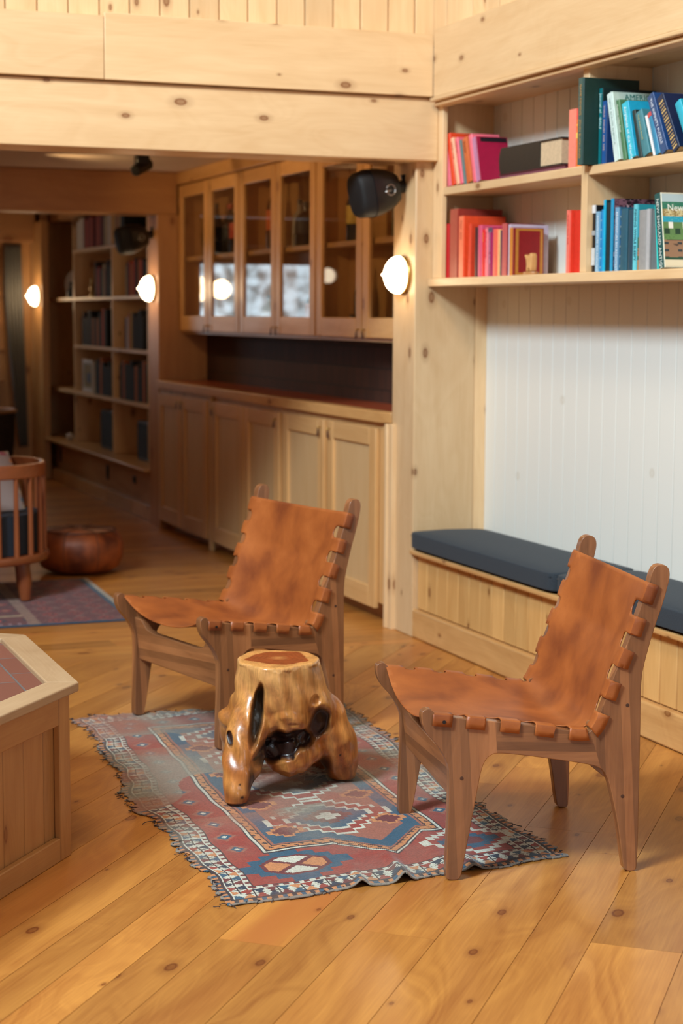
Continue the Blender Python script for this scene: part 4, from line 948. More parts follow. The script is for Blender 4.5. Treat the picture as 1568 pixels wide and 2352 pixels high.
# ================================================================== TILED HEARTH BOX
hb = empty('tiled_low_table', (0.3, 4.4, 0), 'low polygonal pine-sided box with sunken red tile top at the left edge', 'low table')
a50 = R(50.5)
hw = 4.757-4.09
def poly_o(ins):
    # regular-ish ring: five sides visible or implied
    A_, B_ = (0.911, 4.09), (0.912, 4.757)
    cx, cy = 0.911-0.92, (4.09+4.757)/2
    P = [A_, B_]
    L2 = 1.0
    C_ = (B_[0]-math.cos(a50)*L2, B_[1]+math.sin(a50)*L2*.62); D_ = (A_[0]-math.cos(a50)*L2, A_[1]-math.sin(a50)*L2)
    P = [A_, B_, (B_[0]-.62, B_[1]+.45), (B_[0]-1.35, B_[1]+.45), (B_[0]-1.9, B_[1]-.2), (B_[0]-1.9, A_[1]-.2), (D_[0]-.35, D_[1]-.0), D_]
    if ins == 0: return P
    out = []; n = len(P)
    for i in range(n):
        p0, p1, p2 = Vector(P[i-1]), Vector(P[i]), Vector(P[(i+1) % n])
        e1 = (p1-p0).normalized(); e2 = (p2-p1).normalized(); n1 = Vector((-e1.y, e1.x)); n2 = Vector((-e2.y, e2.x))
        bis = (n1+n2).normalized(); out.append(tuple(p1+bis*(ins/max(bis.dot(n1), .3))))
    return out
mpz = lambda a, c, q: (a, c, q)
Po, Pi, Pb, Pb2 = poly_o(0), poly_o(.075), poly_o(.022), poly_o(.04)
n = len(Po)
rim = MB()
for i in range(n):
    j = (i+1) % n; d_ = Vector(Po[j])-Vector(Po[i]); d_.normalize()
    rim.prism([Po[i], Po[j], Pi[j], Pi[i]], mpz, .408, .431, g=(d_.x, d_.y, 0))
rim.build('rim', M['hearthrim'], hb, bevel=.004, seg=3)
MB().prism(Pi, mpz, .36, .418, g=(0, 1, 0)).build('tile_top', M['redtile'], hb)
body = MB(); rails = MB()
for i in range(n):
    j = (i+1) % n
    p, q = Vector(Pb2[i]), Vector(Pb2[j]); d_ = (q-p); ln = d_.length; d_.normalize(); nn = Vector((d_.y, -d_.x))
    k = max(2, int(ln/.088)); 
    for s in range(k):
        a0, a1 = p+d_*(ln*s/k+.0008), p+d_*(ln*(s+1)/k-.0008)
        body.prism([tuple(a0), tuple(a1), tuple(a1-nn*.02), tuple(a0-nn*.02)], mpz, .0, .408)
    p2, q2 = Vector(Pb[i]), Vector(Pb[j]); ln2 = (q2-p2).length
    for (z0, z1, e0, e1) in ((.0, .058, .055, .055), (.335, .408, .055, .055)):
        rails.prism([tuple(p2+d_*e0), tuple(q2-d_*e1), tuple(q2-d_*e1-nn*.018), tuple(p2+d_*e0-nn*.018)], mpz, z0, z1, g=(d_.x, d_.y, 0))
    for (s0, s1) in ((0, .053), (ln2-.053, ln2)):
        rails.prism([tuple(p2+d_*s0), tuple(p2+d_*s1), tuple(p2+d_*s1-nn*.018), tuple(p2+d_*s0-nn*.018)], mpz, 0, .408)
body.build('side_boards', M['hearthwood'], hb, bevel=.002); rails.build('side_frame', M['hearthwood'], hb, bevel=.003)

# ================================================================== LEATHER CHAIRS
def make_chair(label):
    e = empty('leather_lounge_chair', (0, 0, 0), label, 'chair', 'slung leather chairs')
    W = .573; T = .028
    out = [(-.056, .414), (-.070, .409), (-.074, .398), (-.071, .376), (-.060, .352), (-.032, .322), (-.013, .288), (-.006, .262), (-.007, .18), (-.010, .085), (-.012, .011), (-.008, .002), (.016, 0), (.024, .009), (.036, .081), (.053, .178), (.066, .255), (.074, .281), (.086, .296), (.105, .303), (.198, .289), (.312, .268), (.346, .259), (.364, .242), (.375, .212), (.386, .163), (.397, .113), (.411, .013), (.417, .002), (.439, 0), (.445, .011), (.445, .159), (.445, .307), (.444, .405), (.444, .470), (.452, .512), (.472, .588), (.490, .640), (.504, .694), (.507, .717), (.502, .733), (.487, .740), (.470, .735), (.462, .718), (.457, .695), (.434, .628), (.410, .556), (.377, .475), (.349, .394), (.337, .362), (.326, .344), (.310, .343), (.273, .350), (.189, .364), (.108, .376), (.031, .386), (-.003, .391), (-.030, .394), (-.040, .398), (-.047, .407)]
    for _ in range(2):
        o2_ = []
        for i in range(len(out)):
            p, q = out[i], out[(i+1) % len(out)]
            o2_ += [(p[0]*.75+q[0]*.25, p[1]*.75+q[1]*.25), (p[0]*.25+q[0]*.75, p[1]*.25+q[1]*.75)]
        out = o2_
    for (w0, w1) in ((0, T), (W-T, W)):
        f = MB()
        f.prism(out, lambda a, c, q: (a, q, c), w0, w1, g=(0, 0, 1))
        o = f.build('side_frame', M['walnut'], e, bevel=.0065, seg=3)
        bm = bmesh.new(); bm.from_mesh(o.data); uvl = bm.loops.layers.uv.active; rl = bm.faces.layers.float.get('rnd')
        for px_, nx_ in (((.104, 0, .3), (1, 0, 0)), ((.338, 0, .3), (1, 0, .30))):
            bmesh.ops.bisect_plane(bm, geom=bm.verts[:]+bm.edges[:]+bm.faces[:], plane_co=px_, plane_no=nx_)
        for fc in bm.faces:
            cc_ = fc.calc_center_median()
            mid = .104 < cc_.x < .345 and cc_.z > .25 and cc_.x+.30*(cc_.z-.3) < .338
            fc[rl] = .31 if mid else (.62 if cc_.x < .2 else .87)
            for lp in fc.loops:
                v = lp.vert.co; lp[uvl].uv = (v.x-.12*v.z, v.z*1.0+v.y) if mid else (v.z, v.x+v.y)
        bm.to_mesh(o.data); bm.free()
        for (ps, pz) in ((.022, .245), (.405, .185), (.412, .405)):
            sg = -1 if w0 == 0 else 1; ww = 0 if w0 == 0 else W
            MB().lathe([(.001, -.001), (.0045, -.001), (.0045, .0004), (.001, .0006)], lambda a, c, q, ps=ps, pz=pz, ww=ww, sg=sg: (ps+a, ww+sg*q, pz+c), 12, rnd=.2).build('wooden_peg', M['dark_leather'], o)
    # front board with dipped top edge
    fb_ = [(T, .188), (W-T, .188), (W-T, .330), (W-T-.045, .328), (W-T-.075, .300), (W-T-.12, .292), (T+.12, .292), (T+.075, .300), (T+.045, .328), (T, .330)]
    MB().prism(fb_, lambda a, c, q: (q+(c-.188)*(-.12), a, c), .006, .030, g=(0, 1, 0)).build('front_board', M['walnut'], e, bevel=.003)
    MB().prism([(T, .205), (W-T, .205), (W-T, .275), (T, .275)], lambda a, c, q: (q, a, c), .392, .416, g=(0, 1, 0)).build('rear_board', M['walnut'], e, bevel=.003)
    # sling
    prof = [(-.047, .397), (-.003, .393), (.031, .388), (.108, .378), (.189, .366), (.273, .352), (.308, .347), (.326, .350), (.337, .366), (.349, .396), (.377, .477), (.410, .558), (.434, .630), (.464, .716)]
    P = [Vector(p) for p in prof]; cum = [0]
    for i in range(1, len(P)): cum.append(cum[-1]+(P[i]-P[i-1]).length)
    TL = cum[-1]
    def at(t):
        t = min(max(t, 0), TL)
        for i in range(len(P)-1):
            if t <= cum[i+1] or i == len(P)-2:
                u = (t-cum[i])/(cum[i+1]-cum[i]); p = P[i].lerp(P[i+1], u); break
        return p
    def nrm(t):
        d = (at(t+.02)-at(t-.02)).normalized(); return Vector((-d.y, d.x))
    tz = lambda z: TL-(.716-z)*1.062
    tabs = [(0.0, .046), (.079, .124), (.160, .206), (.243, .288), (.325, .366), (tz(.348), tz(.389)), (tz(.424), tz(.465)), (tz(.500), tz(.541)), (tz(.576), tz(.617)), (tz(.652), tz(.697))]
    TE = tz(.697)
    def sag(t):
        k = t/TE
        return float(np.interp(k, [0, .2, .42, .52, .62, .8, 1], [.052, .046, .040, .040, .036, .030, .010]))
    ext = .026; deep = .046
    side = []
    # outline from t=0 up to TE on the q=0 side
    for i, (a, c) in enumerate(tabs):
        side += [(-ext, a), (-ext, c)]
        if i < len(tabs)-1:
            g0, g1 = c, tabs[i+1][0]; rr = (g1-g0)/2; dp = deep-rr
            if i == 4: dp = deep-.004
            side.append((dp, g0))
            for k in range(1, 8): th = PI*k/8; side.append((dp+rr*math.sin(th), (g0+g1)/2-rr*math.cos(th)))
            side.append((dp, g1))
    other = [(W-(q if q < 0 else q*.031/deep), t) for q, t in side[::-1]]
    # densify
    poly = side+other; dens = []
    for i in range(len(poly)):
        p, q = Vector(poly[i]), Vector(poly[(i+1) % len(poly)]); m = max(1, int((q-p).length/.012))
        for k in range(m): dens.append(p.lerp(q, k/m))
    pts = [Vector((round(p.x, 5), round(p.y, 5))) for p in dens]; nb = len(pts)
    edges = [(i, (i+1) % nb) for i in range(nb)]
    qs = [-.013, -.002, -.0005, 0.0, .0025, .014, .026, .034]+list(np.arange(.05, W-.049, .0158))+[W-.034, W-.026, W-.014, W-.0025, W, W+.0005, W+.002, W+.013]
    for t in np.arange(.004, TE-.003, .0105):
        for q in qs: pts.append(Vector((float(q), float(t))))
    res = geometry.delaunay_2d_cdt(pts, edges, [list(range(nb))], 1, 1e-5)
    vs, fs = res[0], [tuple(f) for f in res[2]]
    V3 = []
    for v in vs:
        q, t = v.x, v.y; p = at(t); nn = nrm(t)
        fold = 0
        if q < 0: wv = -.0030; fold = -q; q2 = 0
        elif q > W: wv = W+.0030; fold = q-W
        else: wv = q
        off = .0022-fold
        # soften the corner over the rail
        ed = min(q, W-q) if 0 <= q <= W else 0
        if ed > T-.004:
            x = (q-W/2)/(W/2-T+.004); sg = max(0.0, 1-abs(x)**2.3)
            off -= sag(t)*sg
        p3 = p+nn*off
        V3.append((p3.x, wv, p3.y))
    me = bpy.data.meshes.new('leather_sling'); me.from_pydata(V3, [], fs)
    bm = bmesh.new(); bm.from_mesh(me); bmesh.ops.recalc_face_normals(bm, faces=bm.faces); 
    if sum(f.normal.z for f in bm.faces) < 0: bmesh.ops.reverse_faces(bm, faces=bm.faces)
    bm.to_mesh(me); bm.free()
    o = fin('leather_sling', me, M['leather'], e, smooth=True); me.set_sharp_from_angle(angle=R(38))
    s = o.modifiers.new('s', 'SOLIDIFY'); s.thickness = .0032; s.offset = 1
    # crease dowel ends and tab screws
    for ww in (.034, W-.034):
        MB().tube([(.338, ww-.012, .352), (.338, ww+.012, .352)], .011, 14).build('corner_dowel', M['walnut'], e, smooth='auto')
    for (ww, sg) in ((-.0068, -1), (W+.0068, 1)):
        MB().lathe([(.001, 0), (.0042, 0), (.0042, .001), (.001, .0012)], lambda a, c, q, ww=ww, sg=sg: (-.022+a, ww+sg*q, .382+c), 12).build('screw', M['black'], e)
    return e
def dup(root, loc, rotz, label):
    r_ = root.copy(); COL.objects.link(r_)
    r_.location = loc; r_.rotation_euler = (0, 0, rotz); r_['label'] = label
    for ch in list(root.children):
        c = ch.copy(); COL.objects.link(c); c.parent = r_
        for g_ in ch.children: d = g_.copy(); COL.objects.link(d); d.parent = c
    return r_
ch = make_chair('brown leather sling chair at the right, its front leg off the rug')
dup(ch, (1.536, 4.938, .004), R(12.9), 'brown leather sling chair behind the tree-root stool')
ch.location = (1.678, 3.595, .0); ch.rotation_euler = (0, 0, R(-11.3)); ch.scale = (1.025, 1, 1)

# ================================================================== ROOT STOOL
def make_stump():
    rx = Vector((math.cos(yaw), -math.sin(yaw), 0)); dx = Vector((math.sin(yaw), math.cos(yaw), 0))
    W3 = lambda r_, d, z: rx*r_+dx*d+Vector((0, 0, z))
    e = empty('root_stool', W3(-.17, 4.75, 0), 'polished tree-root stool with flat sawn top standing on the worn rug', 'stool')
    mb = MB()
    # trunk
    prof = [(.372, -.175, 4.74, .112, .128), (.366, -.175, 4.74, .114, .13), (.33, -.173, 4.74, .118, .13), (.29, -.168, 4.745, .128, .128), (.25, -.162, 4.75, .140, .125), (.20, -.158, 4.76, .148, .115), (.15, -.15, 4.77, .125, .10), (.11, -.145, 4.77, .09, .08), (.075, -.14, 4.765, .045, .05)]
    n = 60; vs = []; fs = []
    for (z, cx, cy, a, b_) in prof:
        for k in range(n):
            th = 2*PI*k/n
            wob = 1+.05*math.sin(3*th+.6)+.035*math.sin(5*th+1.9+z*4)+.02*math.sin(9*th)
            vs.append((cx+a*wob*math.cos(th), cy+b_*wob*math.sin(th), z))
    for i in range(len(prof)-1):
        for k in range(n): k2 = (k+1) % n; fs.append((i*n+k, (i+1)*n+k, (i+1)*n+k2, i*n+k2))
    fs.append(tuple(range(n))); fs.append(tuple((len(prof)-1)*n+k for k in range(n))[::-1])
    mb.solid(vs, fs)
    def limb(pts, rad): mb.tube([tuple(p) for p in pts], rad, 20)
    limb([(-.215, 4.70, .30), (-.245, 4.665, .22), (-.262, 4.635, .15), (-.270, 4.60, .08), (-.280, 4.578, .03), (-.284, 4.572, .0)], [.05, .056, .054, .047, .036, .028])
    limb([(-.245, 4.655, .20), (-.248, 4.63, .12), (-.262, 4.60, .06)], [.04, .046, .03])
    limb([(-.09, 4.76, .27), (-.045, 4.775, .20), (-.022, 4.79, .14), (-.004, 4.815, .08), (.006, 4.835, .03), (.004, 4.84, .0)], [.05, .060, .064, .058, .045, .034])
    limb([(-.25, 4.78, .26), (-.295, 4.80, .19), (-.295, 4.86, .10), (-.29, 4.92, .03), (-.29, 4.93, 0)], [.04, .048, .044, .038, .03])
    limb([(-.09, 4.85, .22), (-.06, 4.92, .10), (-.05, 4.95, .02), (-.05, 4.95, 0)], [.05, .048, .038, .03])
    limb([(-.15, 4.70, .16), (-.14, 4.715, .09), (-.135, 4.73, .075)], [.055, .055, .045])
    limb([(-.21, 4.69, .14), (-.17, 4.70, .10), (-.10, 4.73, .105), (-.05, 4.765, .13)], [.035, .038, .038, .04])
    me = bpy.data.meshes.new('stump'); me.from_pydata(mb.v, [], mb.f)
    bm = bmesh.new(); bm.from_mesh(me)
    # caps of spheres at limb ends
    bmesh.ops.recalc_face_normals(bm, faces=bm.faces); bm.to_mesh(me); bm.free()
    tmp = bpy.data.objects.new('tmp', me); COL.objects.link(tmp)
    rm = tmp.modifiers.new('r', 'REMESH'); rm.mode = 'VOXEL'; rm.voxel_size = .0034
    sm = tmp.modifiers.new('s', 'SMOOTH'); sm.factor = .6; sm.iterations = 16
    dg = bpy.context.evaluated_depsgraph_get(); me2 = bpy.data.meshes.new_from_object(tmp.evaluated_get(dg))
    bpy.data.objects.remove(tmp)
    co = np.empty(len(me2.vertices)*3); me2.vertices.foreach_get('co', co); co = co.reshape(-1, 3)
    no = np.empty(len(me2.vertices)*3); me2.vertices.foreach_get('normal', no); no = no.reshape(-1, 3)
    r_, d, z = co.T.copy()
    top = z > .362
    # bumps and flutes
    f = .0035*np.sin(r_*60+z*8)*np.sin(d*55-z*14+1)+.0022*np.sin(r_*130+z*25+d*40)+.0016*np.sin(z*90+r_*50)
    f = np.where(top, 0, f)*np.clip(z/.04, 0, 1)
    co += no*f[:, None]
    def ell(cr_, cz, ar, az, rot=0):
        a = (r_-cr_)*math.cos(rot)+(z-cz)*math.sin(rot); b_ = -(r_-cr_)*math.sin(rot)+(z-cz)*math.cos(rot)
        return np.clip(1-np.sqrt((a/ar)**2+(b_/az)**2), 0, 1)
    front = (no[:, 1] < .25)
    nz_ = .18*np.sin(r_*90+z*60)+.14*np.sin(z*140-r_*70)
    slot = np.clip(ell(-.226, .238, .019, .100, -.13)*2.4, 0, 1)*front
    c1 = np.clip(ell(-.160, .145, .088, .050, .35)*2.4+nz_*.9*(ell(-.16, .148, .10, .062, .35) > 0), 0, 1)*front
    c1b = np.clip(ell(-.19, .128, .05, .045, .5)*2, 0, 1)*front
    c2 = np.clip(ell(-.058, .200, .034, .060, -.25)*2.2+nz_*.6*(ell(-.058, .20, .04, .07, -.25) > 0), 0, 1)*front
    c3 = np.clip(ell(-.10, .155, .03, .035, .2)*2, 0, 1)*front
    c4 = np.clip(ell(-.298, .175, .010, .022)*3, 0, 1)*front
    c5 = np.clip(ell(-.068, .268, .016, .018)*2, 0, 1)*front
    flap = np.clip(ell(-.145, .205, .06, .05)*2.0, 0, 1)*front
    sm_ = lambda x: x*x*(3-2*x)
    co[:, 1] += sm_(slot)*.050+sm_(np.maximum(c1, c1b))*.030+sm_(c2)*.022+sm_(c3)*.016+sm_(c4)*.014+sm_(c5)*.010-sm_(flap)*.010
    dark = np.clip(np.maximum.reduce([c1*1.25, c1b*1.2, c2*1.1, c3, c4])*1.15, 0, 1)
    # darker patches: inner leg and right foot base
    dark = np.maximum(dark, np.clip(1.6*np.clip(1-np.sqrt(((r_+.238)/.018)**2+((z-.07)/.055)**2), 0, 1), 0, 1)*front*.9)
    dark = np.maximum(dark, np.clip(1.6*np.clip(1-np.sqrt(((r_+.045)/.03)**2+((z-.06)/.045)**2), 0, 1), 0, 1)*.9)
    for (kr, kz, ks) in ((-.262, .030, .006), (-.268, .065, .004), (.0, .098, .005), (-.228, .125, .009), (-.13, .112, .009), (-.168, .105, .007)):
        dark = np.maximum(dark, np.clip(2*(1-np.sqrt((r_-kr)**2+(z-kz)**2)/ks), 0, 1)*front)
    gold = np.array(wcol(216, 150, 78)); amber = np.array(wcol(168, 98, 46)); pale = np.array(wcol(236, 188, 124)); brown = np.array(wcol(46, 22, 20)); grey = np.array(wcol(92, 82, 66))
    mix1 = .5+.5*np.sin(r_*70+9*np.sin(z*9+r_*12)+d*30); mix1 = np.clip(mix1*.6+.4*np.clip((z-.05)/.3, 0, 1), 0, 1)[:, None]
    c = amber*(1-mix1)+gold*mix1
    hl = np.clip((z-.24)/.12, 0, 1)[:, None]*.45; c = c*(1-hl)+pale*hl  # highlight painted into the colour: paler towards the top of the root
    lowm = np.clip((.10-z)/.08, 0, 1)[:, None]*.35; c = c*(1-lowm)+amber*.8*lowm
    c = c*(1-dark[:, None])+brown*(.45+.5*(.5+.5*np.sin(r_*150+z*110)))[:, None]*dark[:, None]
    sl = slot[:, None]; c = c*(1-sl)+grey*.5*sl
    # sawn top: heartwood and pale rim
    tt = (z > .3655) & (no[:, 2] > .75)
    rr = np.sqrt(((r_+.172)/.088)**2+((d-4.745)/.098)**2); th = np.arctan2(d-4.745, r_+.172)
    rr = rr*(1+.07*np.sin(3*th+1)+.05*np.sin(5*th)+.03*np.sin(8*th+2))
    heart = np.array(wcol(142, 62, 26)); h2 = np.array(wcol(176, 92, 44)); rimc = np.array(wcol(222, 162, 92))
    rings = (.5+.5*np.sin(rr*42+1.5*np.sin(th*2)))[:, None]
    hc = heart*(1-rings*.55)+h2*rings*.55
    ctr = np.clip(1-rr/.35, 0, 1)[:, None]; hc = hc*(1-ctr*.6)+rimc*ctr*.6
    tc_ = np.where((rr < .93)[:, None], hc, rimc)
    c = np.where(tt[:, None], tc_, c)
    co[:, 2] = np.clip(co[:, 2], .0125, None)
    R3 = np.array([[rx.x, dx.x, 0], [rx.y, dx.y, 0], [0, 0, 1]])
    co = co @ R3.T
    co -= np.array(e.location)
    me2.vertices.foreach_set('co', co.ravel())
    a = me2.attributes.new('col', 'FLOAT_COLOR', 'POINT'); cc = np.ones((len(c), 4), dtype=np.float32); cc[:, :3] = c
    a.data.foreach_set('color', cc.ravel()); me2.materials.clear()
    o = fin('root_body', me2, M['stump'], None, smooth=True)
    o.parent = e
    return e
make_stump()

# ================================================================== RUG
def vnoise(X, Y, seed, s):
    r_ = np.random.RandomState(seed); g = r_.rand(80, 80)
    x, y = np.abs(X)*s % 78, np.abs(Y)*s % 78; xi, yi = x.astype(int), y.astype(int); fx, fy = x-xi, y-yi
    fx, fy = fx*fx*(3-2*fx), fy*fy*(3-2*fy)
    return g[xi, yi]*(1-fx)*(1-fy)+g[xi+1, yi]*fx*(1-fy)+g[xi, yi+1]*(1-fx)*fy+g[xi+1, yi+1]*fx*fy
CR = dict(red=wcol(152, 58, 46), blue=wcol(34, 84, 112), white=wcol(206, 210, 196), dark=wcol(48, 34, 42), orange=wcol(200, 134, 84), grey=wcol(140, 132, 122), pink=wcol(158, 96, 78), dkblue=wcol(28, 50, 74), maroon=wcol(108, 42, 46))
def rug_pattern(A, Bv, WA, LB):
    """A across 0..WA, Bv along 0..LB (metres)"""
    sh_ = A.shape; C_ = np.zeros(sh_+(3,)); 
    def put(mask, name): C_[mask] = CR[name] if isinstance(name, str) else name
    ea = np.minimum(A, WA-A); eb = np.minimum(Bv, LB-Bv); ed = np.minimum(ea, eb)
    along = np.where(ea < eb, Bv, A)                       # coordinate along the border
    put(np.ones(sh_, bool), 'red')
    put(ed < .200, 'red')
    # outer guards
    put(ed < .108, 'dark'); put(ed < .102, 'maroon')
    ck = ((along/.014).astype(int) % 2 == 0)
    put((ed < .102) & (ed > .090) & ck, 'white')
    put(ed < .090, 'white')
    put(ed < .034, 'dark'); put((ed < .028) & (ed > .012) & (((along/.012).astype(int) % 2) == 0), 'orange'); put((ed < .028) & (ed > .012) & (((along/.012).astype(int) % 4) == 1), 'blue')
    put(ed < .010, 'cord' if False else 'grey')
    # paired triangles in white band
    per = .064; t = (along % per)/per; vv = (ed-.036)/.052; idx = (along/per).astype(int)
    cyc = [CR['maroon'], CR['blue'], CR['orange'], CR['red'], CR['dkblue']]
    band = (ed > .036) & (ed < .088)
    for side in (0, 1):
        for half in (0, 1):
            c0 = .25+.5*half; tri = (np.abs(vv-(.25+.5*side)) < .22) & (np.abs(t-c0) < .22*(1-np.abs(vv-(.05+.9*side))/.5*1.0)+.02)
            for k in range(5): put(band & tri & ((idx*2+half+side) % 5 == k), tuple(cyc[k]))
    put(band & ((np.abs(vv-.5) < .03) | (np.abs(t-.5) < .03)) & (np.abs(t-.5) < .42), 'dark')
    # inner red ground 0.108..0.205 with small motifs
    inn = (ed >= .108)
    mt = (along % .11)/.11; mv = (ed-.150)/.04
    put(inn & (ed < .205) & (np.abs(mt-.5)*2.4+np.abs(mv) < .8), 'pink'); put(inn & (ed < .205) & (np.abs(mt-.5)*2.4+np.abs(mv) < .5), 'blue'); put(inn & (ed < .205) & (np.abs(mt-.5)*2.4+np.abs(mv) < .2), 'white')
    # front panel is plain red with medallions, so wipe motifs at the front end
    fr = (Bv > .108) & (Bv < .36) & (ea > .108)
    put(fr, 'red')
    def poly(cx, cy, a, b_, steps, name):
        # stepped diamond/octagon
        u = np.abs(A-cx)/a; v = np.abs(Bv-cy)/b_
        q = np.floor(u*steps)/steps; s2 = np.floor(v*steps)/steps
        put((q+s2 < 1.0) & (u < 1) & (v < 1), name)
    def octa(cx, cy, a, b_, name, k=1.45):
        u = np.abs(A-cx)/a; v = np.abs(Bv-cy)/b_; put((u < 1) & (v < 1) & (u+v < k), name)
    for cx in (.255, .745):
        if cx > .5: 
            poly(cx, .225, .135, .110, 5, 'white'); poly(cx, .225, .11, .09, 5, 'red'); poly(cx, .22, .085, .065, 4, 'blue'); octa(cx, .22, .04, .03, 'maroon')
        else:
            poly(cx, .220, .150, .115, 4, 'blue'); octa(cx, .220, .092, .072, 'maroon', 1.35)
            u, v = (A-cx)/.085, (Bv-.220)/.065; m = (np.abs(u)+np.abs(v) < 1.25) & (np.abs(u) < .95) & (np.abs(v) < .95)
            d1, d2 = u+v, u-v
            put(m & (d1 > .14) & (d2 < -.14) | m & (d1 < -.14) & (d2 > .14), 'white'); put(m & (d1 > .14) & (d2 > .14) | m & (d1 < -.14) & (d2 < -.14), 'orange')
    # orange zigzag stripe: frame around the field with a pointed dip at the front
    f0 = .34+np.where(np.abs(A-.53) < .13, -.14*(1-np.abs(A-.53)/.13), 0)
    fieldmask = (Bv > f0) & (ea > .215) & (Bv < LB-.215)
    def stripe(o0, o1, name, zz=False):
        fm1 = (Bv > f0+o0-.0) & (ea > .215+o0*.75) & (Bv < LB-.215-o0); fm2 = (Bv > f0+o1) & (ea > .215+o1*.75) & (Bv < LB-.215-o1)
        put(fm1 & ~fm2, name)
        if zz: put(fm1 & ~fm2 & (((A+Bv)/.010).astype(int) % 3 == 0) & (np.abs(((ea-.215)/.75+0) % .012-.006) > .0) & ((((A-Bv)/.02).astype(int)) % 2 == 0), 'dark')
    stripe(-.012, -.006, 'dark'); stripe(-.006, .002, 'white'); stripe(.002, .010, 'dark'); stripe(.010, .034, 'orange', True); stripe(.034, .040, 'dark'); stripe(.040, .047, 'pink')
    fld = (Bv > f0+.047) & (ea > .252) & (Bv < LB-.262)
    put(fld, 'blue')
    fld2 = (Bv > f0+.110) & (ea > .290) & (Bv < LB-.32)
    put(fld2, 'pink')
    # stepped motifs in field
    def pf_(cx, cy, a, b_, st, nm):
        u = np.abs(A-cx)/a; v = np.abs(Bv-cy)/b_
        put(fld & (np.floor(u*st)/st+np.floor(v*st)/st < 1) & (u < 1) & (v < 1), nm)
    for cy in (.56, .90, 1.24, 1.52):
        pf_(.465, cy, .185, .165, 6, 'white'); pf_(.465, cy, .168, .150, 6, 'red'); pf_(.465, cy, .13, .115, 5, 'white'); pf_(.465, cy, .115, .10, 5, 'blue'); pf_(.465, cy, .07, .06, 4, 'maroon'); pf_(.465, cy, .035, .03, 2, 'white')
    for cy in (.48, .73, 1.07, 1.38): 
        for cx in (.315, .615): pf_(cx, cy, .05, .045, 3, 'orange'); pf_(cx, cy, .036, .032, 3, 'maroon')
    # wear
    n1 = vnoise(A+3, Bv+1, 1, 5)*.55+vnoise(A, Bv, 2, 14)*.3+vnoise(A, Bv, 3, 45)*.15
    along_w = np.clip((Bv-.44)/.22, 0, 1)*.60+.10*np.clip((.5-A)/.3, 0, 1)+.05
    wearl = np.clip(along_w+(n1-.5)*1.1, 0, .88)
    keep = vnoise(A+9, Bv+2, 8, 4.0) > .72
    wearl = np.where(keep, wearl*.35, wearl)
    base = np.array(wcol(140, 134, 120)); base2 = np.array(wcol(152, 106, 86))
    bs = base+(base2-base)*np.clip((vnoise(A, Bv, 12, 7)-.42)*3, 0, 1)[..., None]
    C_ = C_*(1-wearl[..., None])+bs*wearl[..., None]
    C_ *= (.70+.26*rng.rand(*sh_))[..., None]
    # hole in the weave
    hl = np.hypot((A-.60)/.045, (Bv-.955+.04*(A-.6))/.030)+.25*vnoise(A, Bv, 6, 60)
    return C_, hl
